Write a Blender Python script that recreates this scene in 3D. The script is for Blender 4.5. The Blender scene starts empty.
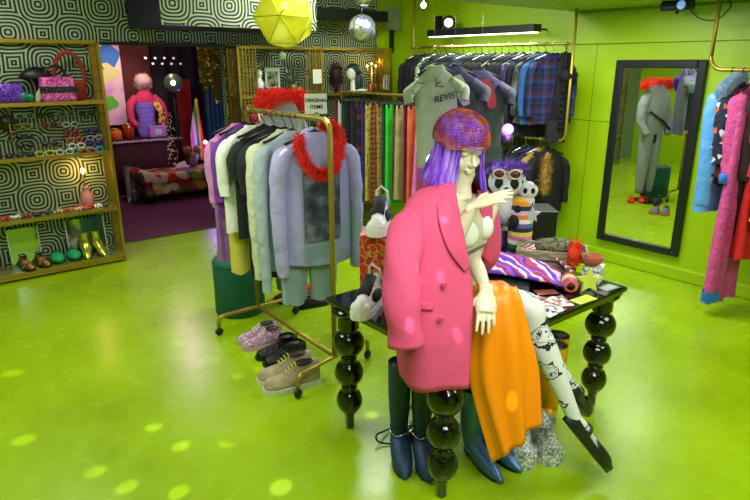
import bpy, bmesh, math, random
from mathutils import Vector, Matrix
from math import sin, cos, pi, radians, atan2, sqrt
random.seed(7)
SC = bpy.context.scene
COL = SC.collection
# ------------------------------------------------------------------ camera
H = 1.95
cam_d = bpy.data.cameras.new('camera')
cam_d.sensor_width = 36.0
cam_d.lens = 600.0 / 750.0 * 36.0
cam_d.clip_start = 0.05
cam = bpy.data.objects.new('camera', cam_d)
COL.objects.link(cam)
cam.location = (0, 0, H)
cam.rotation_euler = (radians(90 - 17.3), 0, radians(-39))
SC.camera = cam
# ------------------------------------------------------------------ world, exposure
SC.view_settings.view_transform = 'Standard'
SC.view_settings.look = 'None'
SC.view_settings.gamma = 1.0
SC.view_settings.use_curve_mapping = False
SC.view_settings.exposure = -0.36
wd = bpy.data.worlds.new('world'); SC.world = wd; wd.use_nodes = True
wd.node_tree.nodes['Background'].inputs[0].default_value = (0.8, 0.9, 0.7, 1)
wd.node_tree.nodes['Background'].inputs[1].default_value = 0.02

def lamp(name, kind, loc, power, color=(1, 1, 1), size=0.3, size_y=None, rot=(0, 0, 0), spot=None, blend=0.3, aim=None, soft=0.02):
    d = bpy.data.lights.new(name, kind)
    d.energy = power; d.color = color
    if kind == 'AREA':
        d.size = size
        if size_y: d.shape = 'RECTANGLE'; d.size_y = size_y
    else:
        d.shadow_soft_size = soft
    if kind == 'SPOT':
        d.spot_size = radians(spot); d.spot_blend = blend
    o = bpy.data.objects.new(name, d); COL.objects.link(o)
    o.location = loc; o.rotation_euler = rot
    if aim:
        v = Vector(aim) - Vector(loc)
        o.rotation_euler = v.to_track_quat('-Z', 'Y').to_euler()
    return o
# unseen area lights added just under the ceiling to brighten the shop
lamp('ceiling_fill_light', 'AREA', (1.0, 0.6, 2.40), 58, (1.0, 0.97, 0.92), 1.2, 1.2)
lamp('ceiling_fill_light', 'AREA', (3.4, 0.2, 2.40), 50, (1.0, 0.97, 0.92), 1.2, 1.2)
lamp('ceiling_fill_light', 'AREA', (4.3, 2.7, 2.40), 62, (1.0, 0.98, 0.95), 1.0, 1.0)
lamp('ceiling_fill_light', 'AREA', (0.6, 3.4, 2.40), 48, (1.0, 0.97, 0.92), 1.2, 1.2)
lamp('ceiling_fill_light', 'AREA', (3.6, 4.7, 2.95), 90, (1.0, 0.97, 0.93), 1.0, 1.0)
lamp('ceiling_fill_light', 'AREA', (0.6, 5.3, 2.95), 38, (1.0, 0.97, 0.93), 0.8, 0.8)
# track spots that light the display
lamp('track_spot', 'SPOT', (1.2, -0.2, 2.38), 88, (1.0, 0.95, 0.9), spot=55, blend=0.8, aim=(1.9, 1.6, 0.9), soft=0.06)
lamp('track_spot', 'SPOT', (3.9, 2.2, 2.38), 60, (1.0, 0.97, 0.93), spot=70, blend=0.8, aim=(2.4, 1.6, 0.5), soft=0.06)
lamp('track_spot', 'SPOT', (3.6, 3.6, 2.9), 90, (1.0, 0.97, 0.93), spot=70, blend=0.8, aim=(5.2, 5.0, 1.7), soft=0.06)
# the camera's own view, used to turn a picture direction and a distance into a world point
_R = cam.rotation_euler.to_matrix()
_f = Vector((sin(radians(39)), cos(radians(39)), 0))
def V(x, y, d):
    q = _R @ Vector(((x - 375) / 600.0, -(y - 250) / 600.0, -1.0))
    return Vector((0, 0, H)) + q * (d / q.dot(_f))
# ------------------------------------------------------------------ materials
def lin(c):
    if isinstance(c, str):
        c = [int(c[i:i + 2], 16) / 255.0 for i in (0, 2, 4)]
    return tuple(((v / 12.92) if v <= 0.04045 else ((v + 0.055) / 1.055) ** 2.4) for v in c) + (1.0,)
MATS = {}
class G:
    def __init__(s, name):
        s.m = bpy.data.materials.new(name); s.m.use_nodes = True
        s.t = s.m.node_tree; s.b = s.t.nodes['Principled BSDF']
    def n(s, kind, **kw):
        nd = s.t.nodes.new(kind)
        for k, v in kw.items():
            if k.startswith('i_'):
                key = k[2:]; key = int(key) if key.isdigit() else key
                if hasattr(v, 'links'): s.t.links.new(v, nd.inputs[key])
                else: nd.inputs[key].default_value = v
            else: setattr(nd, k, v)
        return nd
    def lk(s, a, b): s.t.links.new(a, b)
    def math(s, op, a, b=None):
        nd = s.t.nodes.new('ShaderNodeMath'); nd.operation = op
        for i, v in enumerate((a, b)):
            if v is None: continue
            if hasattr(v, 'links'): s.t.links.new(v, nd.inputs[i])
            else: nd.inputs[i].default_value = v
        return nd.outputs[0]
    def coord(s, scale=(1, 1, 1), rot=(0, 0, 0), space='Object', loc=(0, 0, 0)):
        tc = s.n('ShaderNodeTexCoord')
        mp = s.n('ShaderNodeMapping'); s.lk(tc.outputs[space], mp.inputs[0])
        mp.inputs['Scale'].default_value = scale; mp.inputs['Rotation'].default_value = rot; mp.inputs['Location'].default_value = loc
        return mp.outputs[0]
    def ramp(s, fac, stops, interp='LINEAR'):
        r = s.n('ShaderNodeValToRGB'); r.color_ramp.interpolation = interp
        els = r.color_ramp.elements
        while len(els) > 1: els.remove(els[-1])
        els[0].position = stops[0][0]; els[0].color = lin(stops[0][1])
        for p, c in stops[1:]:
            e = els.new(p); e.color = lin(c)
        s.lk(fac, r.inputs[0]); return r.outputs[0]
def M(name, col, rough=0.6, metal=0.0, kind=None, cols=None, scale=20.0, bump=0.0, bscale=120.0, coat=0.0, emit=0.0, ecol=None, trans=0.0, sheen=0.0, stretch=(1, 1, 1), dist=0.0, alpha=1.0):
    if name in MATS: return MATS[name]
    g = G(name); b = g.b
    b.inputs['Base Color'].default_value = lin(col)
    b.inputs['Roughness'].default_value = rough
    b.inputs['Metallic'].default_value = metal
    b.inputs['Coat Weight'].default_value = coat
    b.inputs['Transmission Weight'].default_value = trans
    b.inputs['Alpha'].default_value = alpha
    if sheen: b.inputs['Sheen Weight'].default_value = sheen
    if emit:
        b.inputs['Emission Color'].default_value = lin(ecol or col); b.inputs['Emission Strength'].default_value = emit
    out = None
    if kind:
        vec = g.coord(tuple(scale * k for k in stretch))
        if dist:
            nz = g.n('ShaderNodeTexNoise', i_Vector=vec, i_Scale=1.3)
            mx = g.n('ShaderNodeVectorMath', operation='SCALE', i_0=nz.outputs['Color']); mx.inputs['Scale'].default_value = dist
            ad = g.n('ShaderNodeVectorMath', operation='ADD', i_0=vec, i_1=mx.outputs[0]); vec = ad.outputs[0]
        cols = cols or [col, '000000']
        N = len(cols)
        even = [(i / N, c) for i, c in enumerate(cols)]
        if kind == 'noise':
            f = g.n('ShaderNodeTexNoise', i_Vector=vec, i_Scale=1.0, i_Detail=4.0).outputs[0]
            out = g.ramp(f, [(0.3 + 0.4 * i / max(1, N - 1), c) for i, c in enumerate(cols)])
        elif kind == 'blotch':
            f = g.n('ShaderNodeTexNoise', i_Vector=vec, i_Scale=1.0, i_Detail=2.0).outputs[0]
            out = g.ramp(f, [(0.0 if i == 0 else 0.34 + 0.3 * i / N, c) for i, c in enumerate(cols)], 'CONSTANT')
        elif kind in ('bands_z', 'bands_x', 'bands_y'):
            sp = g.n('ShaderNodeSeparateXYZ', i_0=vec)
            f = g.math('FRACT', sp.outputs[{'x': 0, 'y': 1, 'z': 2}[kind[-1]]])
            out = g.ramp(f, even, 'CONSTANT')
        elif kind == 'leopard':
            v = g.n('ShaderNodeTexVoronoi', i_Vector=vec, i_Scale=1.0)
            out = g.ramp(v.outputs['Distance'], [(0, cols[0]), (0.22, cols[1]), (0.45, cols[2 % N])], 'CONSTANT')
        elif kind == 'cells':
            v = g.n('ShaderNodeTexVoronoi', i_Vector=vec, i_Scale=1.0)
            bw = g.n('ShaderNodeSeparateColor', i_0=v.outputs['Color'])
            out = g.ramp(bw.outputs[0], even, 'CONSTANT')
        elif kind == 'plaid':
            sp = g.n('ShaderNodeSeparateXYZ', i_0=vec)
            a = g.math('FRACT', sp.outputs[0]); c2 = g.math('FRACT', sp.outputs[2])
            ca = g.ramp(a, even, 'CONSTANT'); cb = g.ramp(c2, even, 'CONSTANT')
            mx = g.n('ShaderNodeMix', data_type='RGBA'); mx.inputs[0].default_value = 0.5
            g.lk(ca, mx.inputs[6]); g.lk(cb, mx.inputs[7]); out = mx.outputs[2]
        elif kind == 'zebra':
            w = g.n('ShaderNodeTexWave', i_Vector=vec, i_Scale=1.0, i_Distortion=6.0, i_Detail=2.0)
            w.bands_direction = 'Z'
            out = g.ramp(w.outputs[0], [(0, cols[0]), (0.5, cols[1])], 'CONSTANT')
        if out: g.lk(out, b.inputs['Base Color'])
    if bump:
        vec = g.coord((bscale,) * 3)
        if kind == 'cells' and metal > 0.3:
            v = g.n('ShaderNodeTexVoronoi', i_Vector=g.coord((scale,) * 3), i_Scale=1.0)
            nm = g.n('ShaderNodeBump', i_Height=g.n('ShaderNodeSeparateColor', i_0=v.outputs['Color']).outputs[1], i_Strength=bump, i_Distance=0.01)
        else:
            nz = g.n('ShaderNodeTexNoise', i_Vector=vec, i_Scale=1.0, i_Detail=3.0)
            nm = g.n('ShaderNodeBump', i_Height=nz.outputs[0], i_Strength=bump, i_Distance=0.03 if bscale < 30 else 0.01)
        g.lk(nm.outputs[0], b.inputs['Normal'])
    MATS[name] = g.m
    return g.m
def cloth(name, col, **kw):
    kw.setdefault('rough', 0.85); kw.setdefault('bump', 0.7); kw.setdefault('bscale', 11.0)
    return M(name, col, **kw)
def rings_mat(name, c0, c1, period=0.55, pz=0.51, n=8.25, x0=7.54, z0=2.21, rough=0.6):
    g = G(name)
    geo = g.n('ShaderNodeNewGeometry')
    sp = g.n('ShaderNodeSeparateXYZ', i_0=geo.outputs['Position'])
    nz = g.n('ShaderNodeTexNoise', i_Vector=geo.outputs['Position'], i_Scale=3.0, i_Detail=1.0)
    nc = g.n('ShaderNodeSeparateColor', i_0=nz.outputs['Color'])
    wob = [g.math('MULTIPLY', g.math('SUBTRACT', nc.outputs[i], 0.5), 0.10) for i in (0, 1)]
    u = g.math('ADD', g.math('DIVIDE', g.math('SUBTRACT', g.math('ADD', sp.outputs[0], sp.outputs[1]), x0), period / 2), wob[0])
    v = g.math('ADD', g.math('DIVIDE', g.math('SUBTRACT', sp.outputs[2], z0), pz / 2), wob[1])
    A = g.math('PINGPONG', u, 1.0); B = g.math('PINGPONG', v, 1.0)
    def norm(p, q):
        return g.math('POWER', g.math('ADD', g.math('POWER', p, 3.2), g.math('POWER', q, 3.2)), 1 / 3.2)
    d1 = norm(A, B); d2 = norm(g.math('SUBTRACT', 1.0, A), g.math('SUBTRACT', 1.0, B))
    h = g.math('MINIMUM', d1, d2)
    s = g.math('SINE', g.math('MULTIPLY', h, 2 * pi * n))
    s01 = g.math('ADD', g.math('MULTIPLY', s, 0.5), 0.5)
    g.lk(g.ramp(s01, [(0, c0), (0.44, c0), (0.60, c1), (1, c1)]), g.b.inputs['Base Color'])
    g.b.inputs['Roughness'].default_value = rough
    MATS[name] = g.m
    return g.m
# ------------------------------------------------------------------ mesh helpers
class MB:
    def __init__(s): s.v = []; s.f = []; s.mi = []; s.sm = []
    def add(s, vs, fs, mi=0, smooth=True):
        o = len(s.v); s.v += [tuple(v) for v in vs]
        for f in fs:
            s.f.append(tuple(i + o for i in f)); s.mi.append(mi); s.sm.append(smooth)
        return s
    def box(s, x0, x1, y0, y1, z0, z1, mi=0, mat=None):
        vs = [(x, y, z) for z in (z0, z1) for y in (y0, y1) for x in (x0, x1)]
        if mat: vs = [mat @ Vector(v) for v in vs]
        return s.add(vs, [(0, 2, 3, 1), (4, 5, 7, 6), (0, 1, 5, 4), (2, 6, 7, 3), (0, 4, 6, 2), (1, 3, 7, 5)], mi, False)
    def rings(s, rs, caps=(True, True), mi=0, closed=True, smooth=True):
        n = len(rs[0]); vs = [p for r in rs for p in r]; fs = []
        m = n if closed else n - 1
        for i in range(len(rs) - 1):
            for j in range(m):
                a = i * n + j; b = i * n + (j + 1) % n
                fs.append((a, b, b + n, a + n))
        if caps[0] and closed: fs.append(tuple(range(n - 1, -1, -1)))
        if caps[1] and closed: fs.append(tuple((len(rs) - 1) * n + j for j in range(n)))
        return s.add(vs, fs, mi, smooth)
    def tube(s, pts, r, seg=8, mi=0, caps=(True, True), flat=None, up=None):
        pts = [Vector(p) for p in pts]; N = len(pts)
        rr = r if isinstance(r, (list, tuple)) else [r] * N
        rs = []; prev = Vector(up) if up else None
        for i, p in enumerate(pts):
            t = (pts[min(i + 1, N - 1)] - pts[max(i - 1, 0)])
            if t.length < 1e-9: t = Vector((0, 0, 1))
            t.normalize()
            if prev is None:
                prev = Vector((0, 0, 1)) if abs(t.z) < 0.9 else Vector((1, 0, 0))
            a = prev - t * prev.dot(t)
            if a.length < 1e-6: a = t.orthogonal()
            a.normalize(); b = t.cross(a); prev = a
            ra = rr[i]; rb = ra * (flat if flat else 1)
            rs.append([p + a * (ra * cos(2 * pi * k / seg)) + b * (rb * sin(2 * pi * k / seg)) for k in range(seg)])
        return s.rings(rs, caps, mi)
    def lathe(s, prof, c=(0, 0, 0), seg=24, mi=0, caps=(True, True), axis=None):
        c = Vector(c); rs = []
        q = Vector((0, 0, 1)).rotation_difference(Vector(axis)).to_matrix() if axis else None
        for r, z in prof:
            ring = [Vector((r * cos(2 * pi * k / seg), r * sin(2 * pi * k / seg), z)) for k in range(seg)]
            if q: ring = [q @ p for p in ring]
            rs.append([c + p for p in ring])
        return s.rings(rs, caps, mi)
    def ell(s, c, r, seg=16, rot=None, mi=0, n=10):
        c = Vector(c); r = (r,) * 3 if isinstance(r, (int, float)) else r
        rs = []
        for i in range(n + 1):
            th = pi * i / n; q = max(1e-3, sin(th))
            ring = [Vector((r[0] * q * cos(2 * pi * k / seg), r[1] * q * sin(2 * pi * k / seg), -r[2] * cos(th))) for k in range(seg)]
            if rot: ring = [rot @ p for p in ring]
            rs.append([c + p for p in ring])
        return s.rings(rs, (True, True), mi)
    def xf(s, m):
        s.v = [tuple(m @ Vector(v)) for v in s.v]; return s
def ob(name, mb, mat, parent=None, loc=None, bevel=0, sub=0, solid=0, rz=0, remesh=0, autos=False):
    me = bpy.data.meshes.new(name)
    me.from_pydata(mb.v, [], mb.f)
    for m in (mat if isinstance(mat, (list, tuple)) else [mat]): me.materials.append(m)
    for p, mi, sm in zip(me.polygons, mb.mi, mb.sm):
        p.material_index = mi; p.use_smooth = sm
    me.update()
    o = bpy.data.objects.new(name, me); COL.objects.link(o)
    if parent: o.parent = parent
    if loc: o.location = loc
    if rz: o.rotation_euler.z = rz
    if solid:
        m = o.modifiers.new('solid', 'SOLIDIFY'); m.thickness = solid; m.offset = 0
    if bevel:
        m = o.modifiers.new('bevel', 'BEVEL'); m.width = bevel; m.segments = 2; m.limit_method = 'ANGLE'
    if sub:
        m = o.modifiers.new('sub', 'SUBSURF'); m.levels = sub; m.render_levels = sub
    if remesh:
        m = o.modifiers.new('remesh', 'REMESH'); m.mode = 'VOXEL'; m.voxel_size = remesh; m.use_smooth_shade = True
        m2 = o.modifiers.new('smooth', 'SMOOTH'); m2.factor = 0.5; m2.iterations = 4
    return o
def tag(o, label, cat, group=None):
    o['label'] = label; o['category'] = cat
    if group: o['group'] = group
    return o
def root(name, loc, label, cat, group=None, rz=0):
    o = bpy.data.objects.new(name, None); COL.objects.link(o)
    o.location = loc; o.rotation_euler.z = rz; o.empty_display_size = 0.05
    return tag(o, label, cat, group)
def struct(name, mb, mat, **kw):
    o = ob(name, mb, mat, **kw); o['kind'] = 'structure'; return o
def dup(r, loc, rz, label=None, group=None):
    c = r.copy(); COL.objects.link(c); c.location = loc; c.rotation_euler.z = rz
    if label: c['label'] = label
    if group: c['group'] = group
    for ch in [k for k in bpy.data.objects if k.parent == r]:
        d = ch.copy(); COL.objects.link(d); d.parent = c
        for g2 in [k for k in bpy.data.objects if k.parent == ch]:
            e = g2.copy(); COL.objects.link(e); e.parent = d
    return c
def cr(p0, p1, p2, p3, t):
    return 0.5 * ((2 * p1) + (-p0 + p2) * t + (2 * p0 - 5 * p1 + 4 * p2 - p3) * t * t + (-p0 + 3 * p1 - 3 * p2 + p3) * t ** 3)
def spline(pts, k=6):
    pts = [Vector(p) if not isinstance(p, (int, float)) else p for p in pts]
    out = []
    for i in range(len(pts) - 1):
        a = pts[max(i - 1, 0)]; d = pts[min(i + 2, len(pts) - 1)]
        for j in range(k): out.append(cr(a, pts[i], pts[i + 1], d, j / k))
    out.append(pts[-1]); return out
def limb(mb, pts, rad, k=6, seg=12, flat=None, up=None, mi=0, caps=(True, True)):
    return mb.tube(spline(pts, k), spline([float(r) for r in rad], k), seg, mi, caps, flat, up)
def patch(rows, ku=5, kv=5, wrinkle=0.0, freq=9.0, mi=0, mb=None, closed=False):
    rows = [[Vector(p) for p in r] for r in rows]
    if closed: rows = [r + [r[0]] for r in rows]
    wide = [spline(r, ku) for r in rows]
    n = len(wide[0]); cols = [spline([w[j] for w in wide], kv) for j in range(n)]
    m = len(cols[0])
    grid = [[cols[j][i] for j in range(n)] for i in range(m)]
    if wrinkle:
        ph = random.random() * 6
        g2 = [[p.copy() for p in r] for r in grid]
        for i in range(m):
            for j in range(n):
                a = grid[i][max(0, j - 1)]; b = grid[i][min(n - 1, j + 1)]; c = grid[max(0, i - 1)][j]; d = grid[min(m - 1, i + 1)][j]
                nn = (b - a).cross(d - c)
                if nn.length > 1e-9:
                    nn.normalize()
                    u = j / (n - 1); v = i / (m - 1)
                    if closed: pass
                    g2[i][j] += nn * wrinkle * (0.25 + v) * (sin(freq * 2 * pi * u + ph + 1.2 * sin(3 * v + ph)) * 0.7 + 0.3 * sin(freq * 3.7 * u + 7 * v + ph))
        grid = g2
    mb = mb or MB()
    mb.rings(grid, (False, False), mi, closed=False)
    return mb
def fur(mb, pts, r, n, length, width=0.004, droop=0.3, mi=0, flat=1.0):
    pts = spline(pts, 6)
    for _ in range(n):
        i = random.randrange(len(pts) - 1); t = random.random()
        c = pts[i].lerp(pts[i + 1], t)
        d = Vector((random.gauss(0, 1), random.gauss(0, 1), random.gauss(0, 1))).normalized()
        base = c + d * r * 0.8
        tip = base + d * length * random.uniform(0.6, 1.2) + Vector((0, 0, -droop * length)) + Vector((random.gauss(0, .2), random.gauss(0, .2), random.gauss(0, .2))) * length
        s = d.cross(Vector((random.random(), random.random(), random.random()))).normalized() * width
        mb.add([base - s, base + s, tip], [(0, 1, 2)], mi, False)
    return mb
def text_mesh(name, s, size, mat, parent, loc, rot, ext=0.001, shear=0.0):
    cu = bpy.data.curves.new(name, 'FONT'); cu.body = s; cu.size = size; cu.align_x = 'CENTER'; cu.align_y = 'CENTER'; cu.extrude = ext; cu.offset = size * 0.012; cu.shear = shear
    cu.materials.append(mat)
    o = bpy.data.objects.new(name, cu); COL.objects.link(o)
    bpy.context.view_layer.update()
    me = bpy.data.meshes.new_from_object(o); me.name = name
    bpy.data.objects.remove(o); bpy.data.curves.remove(cu)
    o = bpy.data.objects.new(name, me); COL.objects.link(o)
    if parent: o.parent = parent
    o.location = loc; o.rotation_euler = rot
    return o
# ================================================================== SETTING
m_wall = M('green_wall_paint', '9ac000', rough=0.42, bump=0.03, bscale=8)
m_floor = None
g = G('green_resin_floor')
n1 = g.n('ShaderNodeTexNoise', i_Vector=g.coord((1.1, 1.1, 1.1)), i_Scale=1.0, i_Detail=6.0, i_Roughness=0.6)
n2 = g.n('ShaderNodeTexNoise', i_Vector=g.coord((9, 9, 9)), i_Scale=1.0, i_Detail=5.0, i_Roughness=0.7)
ad = g.math('ADD', g.math('MULTIPLY', n1.outputs[0], 0.75), g.math('MULTIPLY', n2.outputs[0], 0.25))
g.lk(g.ramp(ad, [(0.3, '769a04'), (0.45, '8cb002'), (0.56, '94bb06'), (0.66, '99b828'), (0.76, 'a3ba50')]), g.b.inputs['Base Color'])
g.lk(g.math('ADD', g.math('MULTIPLY', n2.outputs[0], 0.2), 0.16), g.b.inputs['Roughness'])
m_floor = g.m
m_ceil = M('green_ceiling_paint', '8cae0c', rough=0.5)
m_ring = rings_mat('op_art_wallpaper', '0c130d', 'a4b894')
m_dark = M('dark_room_paint', '140a0c', rough=0.7)
m_gold = M('brushed_gold_metal', 'b8983c', rough=0.32, metal=0.9, bump=0.05)
m_gold2 = M('gold_painted_tube', 'a8913a', rough=0.35, metal=0.6)
m_black = M('gloss_black_paint', '07090a', rough=0.12, coat=0.6)
m_blk = M('satin_black', '0b0c0e', rough=0.45)
m_white = M('matt_white', 'e6ead8', rough=0.6)
m_hang = M('black_hanger_plastic', '0a0a0c', rough=0.35)
m_chrome = M('chrome_wire', 'c8ccd0', rough=0.2, metal=1.0)
struct('floor', MB().box(-1.6, 5.7, -2.0, 6.84, -0.1, 0), m_floor)
struct('wall_right', MB().box(5.6, 5.8, -2.0, 6.6, -0.1, 3.0), m_wall)
struct('trim_1', MB().box(5.575, 5.6, -2.0, 4.25, 2.13, 2.42), m_wall, bevel=0.004)
struct('baseboard_right', MB().box(5.535, 5.6, -2.0, 6.5, 0, 0.12), m_wall, bevel=0.012)
mbs = MB()
for z in (1.39,): mbs.box(5.5985, 5.6, -2.0, 6.5, z, z + 0.006)
for y in (4.25, 3.45, 1.3): mbs.box(5.5985, 5.6, y, y + 0.005, 0.12, 2.4)
struct('trim_2', mbs, M('panel_gap', '3e6200', rough=0.8))
struct('wall_left', MB().box(-1.8, -1.6, -2.0, 6.6, -0.1, 3.0), m_wall)
struct('wall_front', MB().box(-1.8, 5.8, -2.2, -2.0, -0.1, 3.0), m_wall)
# patterned back wall with the opening into the back room
OX0, OX1, HZ = 1.80, 3.10, 2.14
mb = MB().box(-1.6, OX0, 6.5, 6.6, 0, 3.0).box(OX0, OX1, 6.5, 6.6, HZ, 3.0).box(OX1, 5.35, 6.5, 6.6, 0, 3.0)
struct('wall_back', mb, m_ring)
struct('wall_column', MB().box(5.30, 5.6, 6.35, 6.6, 0, 3.0), m_wall)
struct('trim_3', MB().box(OX0, OX1, 6.47, 6.5, HZ - 0.02, HZ + 0.012), m_blk)
struct('ceiling', MB().box(-1.8, 5.8, -2.2, 3.75, 2.44, 2.55).box(-1.8, 5.8, 3.75, 6.6, 3.0, 3.1).box(-1.8, 5.8, 3.70, 3.75, 2.55, 3.0), m_ceil)
# bulkhead above the opening: patterned face, dark underside and end
mbk = MB().box(2.1, 3.75, 5.6, 6.5, 2.275, 2.98)
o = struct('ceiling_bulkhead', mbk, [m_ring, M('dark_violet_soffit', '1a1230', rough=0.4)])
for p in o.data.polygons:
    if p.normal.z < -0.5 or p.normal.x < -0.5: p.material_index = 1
struct('ceiling_beam', MB().box(3.75, 5.15, 6.1, 6.35, 2.44, 2.56), m_blk)
# back room
m_carpet = M('plum_carpet', '5a2244', rough=0.95, kind='noise', cols=['54243e', '7c3c5c'], scale=60, bump=0.8, bscale=160)
struct('floor_back_room', MB().box(0.6, 6.2, 6.84, 10.6, -0.1, 0.004), m_carpet)
struct('trim_4', MB().box(1.8, 3.1, 6.835, 6.855, 0, 0.008), M('threshold_strip', '2a2c10', rough=0.4))
struct('wall_back_room', MB().box(0.4, 6.2, 10.4, 10.6, 0, 2.9).box(0.4, 0.6, 6.6, 10.4, 0, 2.9).box(6.0, 6.2, 6.6, 10.4, 0, 2.9), m_dark)
struct('ceiling_back_room', MB().box(0.4, 6.2, 6.6, 10.6, 2.6, 2.7), m_dark)
struct('wall_panel_back_room', MB().box(2.9, 3.6, 10.3, 10.4, 0, 2.6), M('rust_painted_panel', '5a1c0e', rough=0.7))

# ================================================================== MIRROR
mr = root('wall_mirror', (5.597, 2.79, 0.21), 'tall wall mirror in a broad black frame on the green wall', 'mirror', None, radians(0.8))
fr = MB(); w2, hh, t = 0.415, 1.77, 0.075
fr.box(-0.05, 0, -w2, -w2 + t, 0, hh).box(-0.05, 0, w2 - t, w2, 0, hh).box(-0.05, 0, -w2 + t, w2 - t, 0, t).box(-0.05, 0, -w2 + t, w2 - t, hh - t, hh)
ob('mirror_frame', fr, M('dark_mirror_frame', '0d1518', rough=0.35), mr, bevel=0.012)
ob('mirror_glass', MB().box(-0.03, -0.012, -w2 + t - .005, w2 - t + .005, t - .005, hh - t + .005), M('mirror_silver', 'f2f6f2', rough=0.0, metal=1.0), mr)

# ================================================================== TABLE
tb = root('turned_leg_table', (2.36, 2.00, 0), 'long gloss black table with bobbin turned legs', 'table')
ob('tabletop', MB().box(-0.70, 0.70, -0.46, 0.47, 0.735, 0.765).box(-0.685, 0.685, -0.445, 0.455, 0.71, 0.735), m_black, tb, bevel=0.01)
ob('apron', MB().box(-0.60, 0.60, -0.37, 0.37, 0.665, 0.712), m_black, tb, bevel=0.006)
prof = [(0.022, 0.0), (0.026, 0.01), (0.026, 0.085), (0.035, 0.095)]
def ball(z0, z1, r, neck=0.032, n=9):
    return [(neck + (r - neck) * sin(pi * i / n) ** 0.62, z0 + (z1 - z0) * i / n) for i in range(n + 1)]
prof += ball(0.10, 0.245, 0.073) + [(0.04, 0.252), (0.045, 0.258), (0.04, 0.264)]
prof += ball(0.268, 0.42, 0.08) + [(0.04, 0.427), (0.045, 0.433), (0.04, 0.439)]
prof += ball(0.443, 0.60, 0.086)
for k in range(4): prof += [(0.048, 0.603 + k * 0.018), (0.058, 0.612 + k * 0.018)]
prof += [(0.05, 0.672), (0.07, 0.682), (0.085, 0.70), (0.088, 0.712)]
for sx in (-1, 1):
    for sy in (-1, 1):
        ob('leg', MB().lathe(prof, (sx * 0.63, sy * 0.36, 0), 28), m_black, tb)

# ================================================================== RACK FRAMES
def arc(c, a0, a1, r, ax1, ax2, n=6):
    c = Vector(c); ax1 = Vector(ax1); ax2 = Vector(ax2)
    return [c + ax1 * r * cos(radians(a0 + (a1 - a0) * i / n)) + ax2 * r * sin(radians(a0 + (a1 - a0) * i / n)) for i in range(n + 1)]
def rack(name, label, X, Y0, Y1, Z, foot=0.33, zb=0.15, mat=None, rz=0.0):
    mat = mat or m_gold2
    r = root(name, (X, (Y0 + Y1) / 2, 0), label, 'clothes rack', None, rz)
    L = (Y1 - Y0) / 2; ex = (0, 1, 0); ez = (0, 0, 1)
    pts = [(0, -L, zb)] + arc((0, -L + .07, Z - .07), 180, 90, .07, ex, ez) + arc((0, L - .07, Z - .07), 90, 0, .07, ex, ez) + [(0, L, zb)]
    ob('hanging_rail', MB().tube(pts, 0.0165, 12), mat, r)
    ob('base_bar', MB().tube([(0, -L, zb), (0, L, zb)], 0.015, 10), mat, r)
    for s in (-1, 1):
        p = [(foot, s * L, 0.07)] + arc((foot - .05, s * L, zb - .05), 0, 90, .05, (1, 0, 0), ez) + arc((-foot + .05, s * L, zb - .05), 90, 180, .05, (1, 0, 0), ez) + [(-foot, s * L, 0.07)]
        ft = ob('foot_bar', MB().tube(p, 0.015, 10), mat, r)
        if s == -1 and foot > .3: ft.matrix_local = Matrix.Translation((0, -L, 0)) @ Matrix.Rotation(radians(13), 4, 'Z') @ Matrix.Translation((0, L, 0))
        for q in (-1, 1):
            c = MB().lathe([(0.026, -0.011), (0.03, -0.006), (0.03, 0.006), (0.026, 0.011)], (q * foot, s * L, 0.031), 14, axis=(0, 1, 0))
            c.tube([(q * foot, s * L, 0.03), (q * foot, s * L, 0.075)], 0.008)
            ob('caster', c, m_blk, ft)
    return r
rack('clothes_rack', 'gold tubular clothes rack on casters holding the pale hoodies', 2.0, 2.87, 3.92, 1.64, rz=radians(-1))
rack('clothes_rack', 'gold rack of hanging skirts and trousers behind the pink blazer', 4.38, 4.45, 6.05, 1.62, foot=0.26)
# wall hung double rail
r = root('wall_rail', (5.27, 4.6, 0), 'gold pipe double clothes rail hung from the ceiling against the green wall', 'clothes rail')
pts = [(0, 1.2, 2.13), (0, -1.05, 2.13)]
ob('upper_rail', MB().tube(pts, 0.014, 10), m_gold2, r)
ob('upright', MB().tube([(0, -1.1, 2.98), (0, -1.1, 1.28)] + arc((0, -1.02, 1.28), 180, 270, .08, (0, 1, 0), (0, 0, 1))+[(0, 1.15, 1.2)], 0.015, 10), m_gold2, r)
ob('upright', MB().tube([(0, 1.15, 2.98), (0, 1.15, 1.2)], 0.015, 10), m_gold2, r)
# right hand rail
r = root('ceiling_rail', (5.2, 1.3, 0), 'gold pipe rail dropped from the ceiling right of the mirror', 'clothes rail')
ob('hanging_rail', MB().tube([(0, 0.9, 2.44), (0, 0.9, 2.00)] + arc((0, 0.8, 2.00), 0, -90, .1, (0, 1, 0), (0, 0, 1)) + [(0, -0.9, 1.90)] , 0.016, 12), m_gold2, r)
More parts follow.
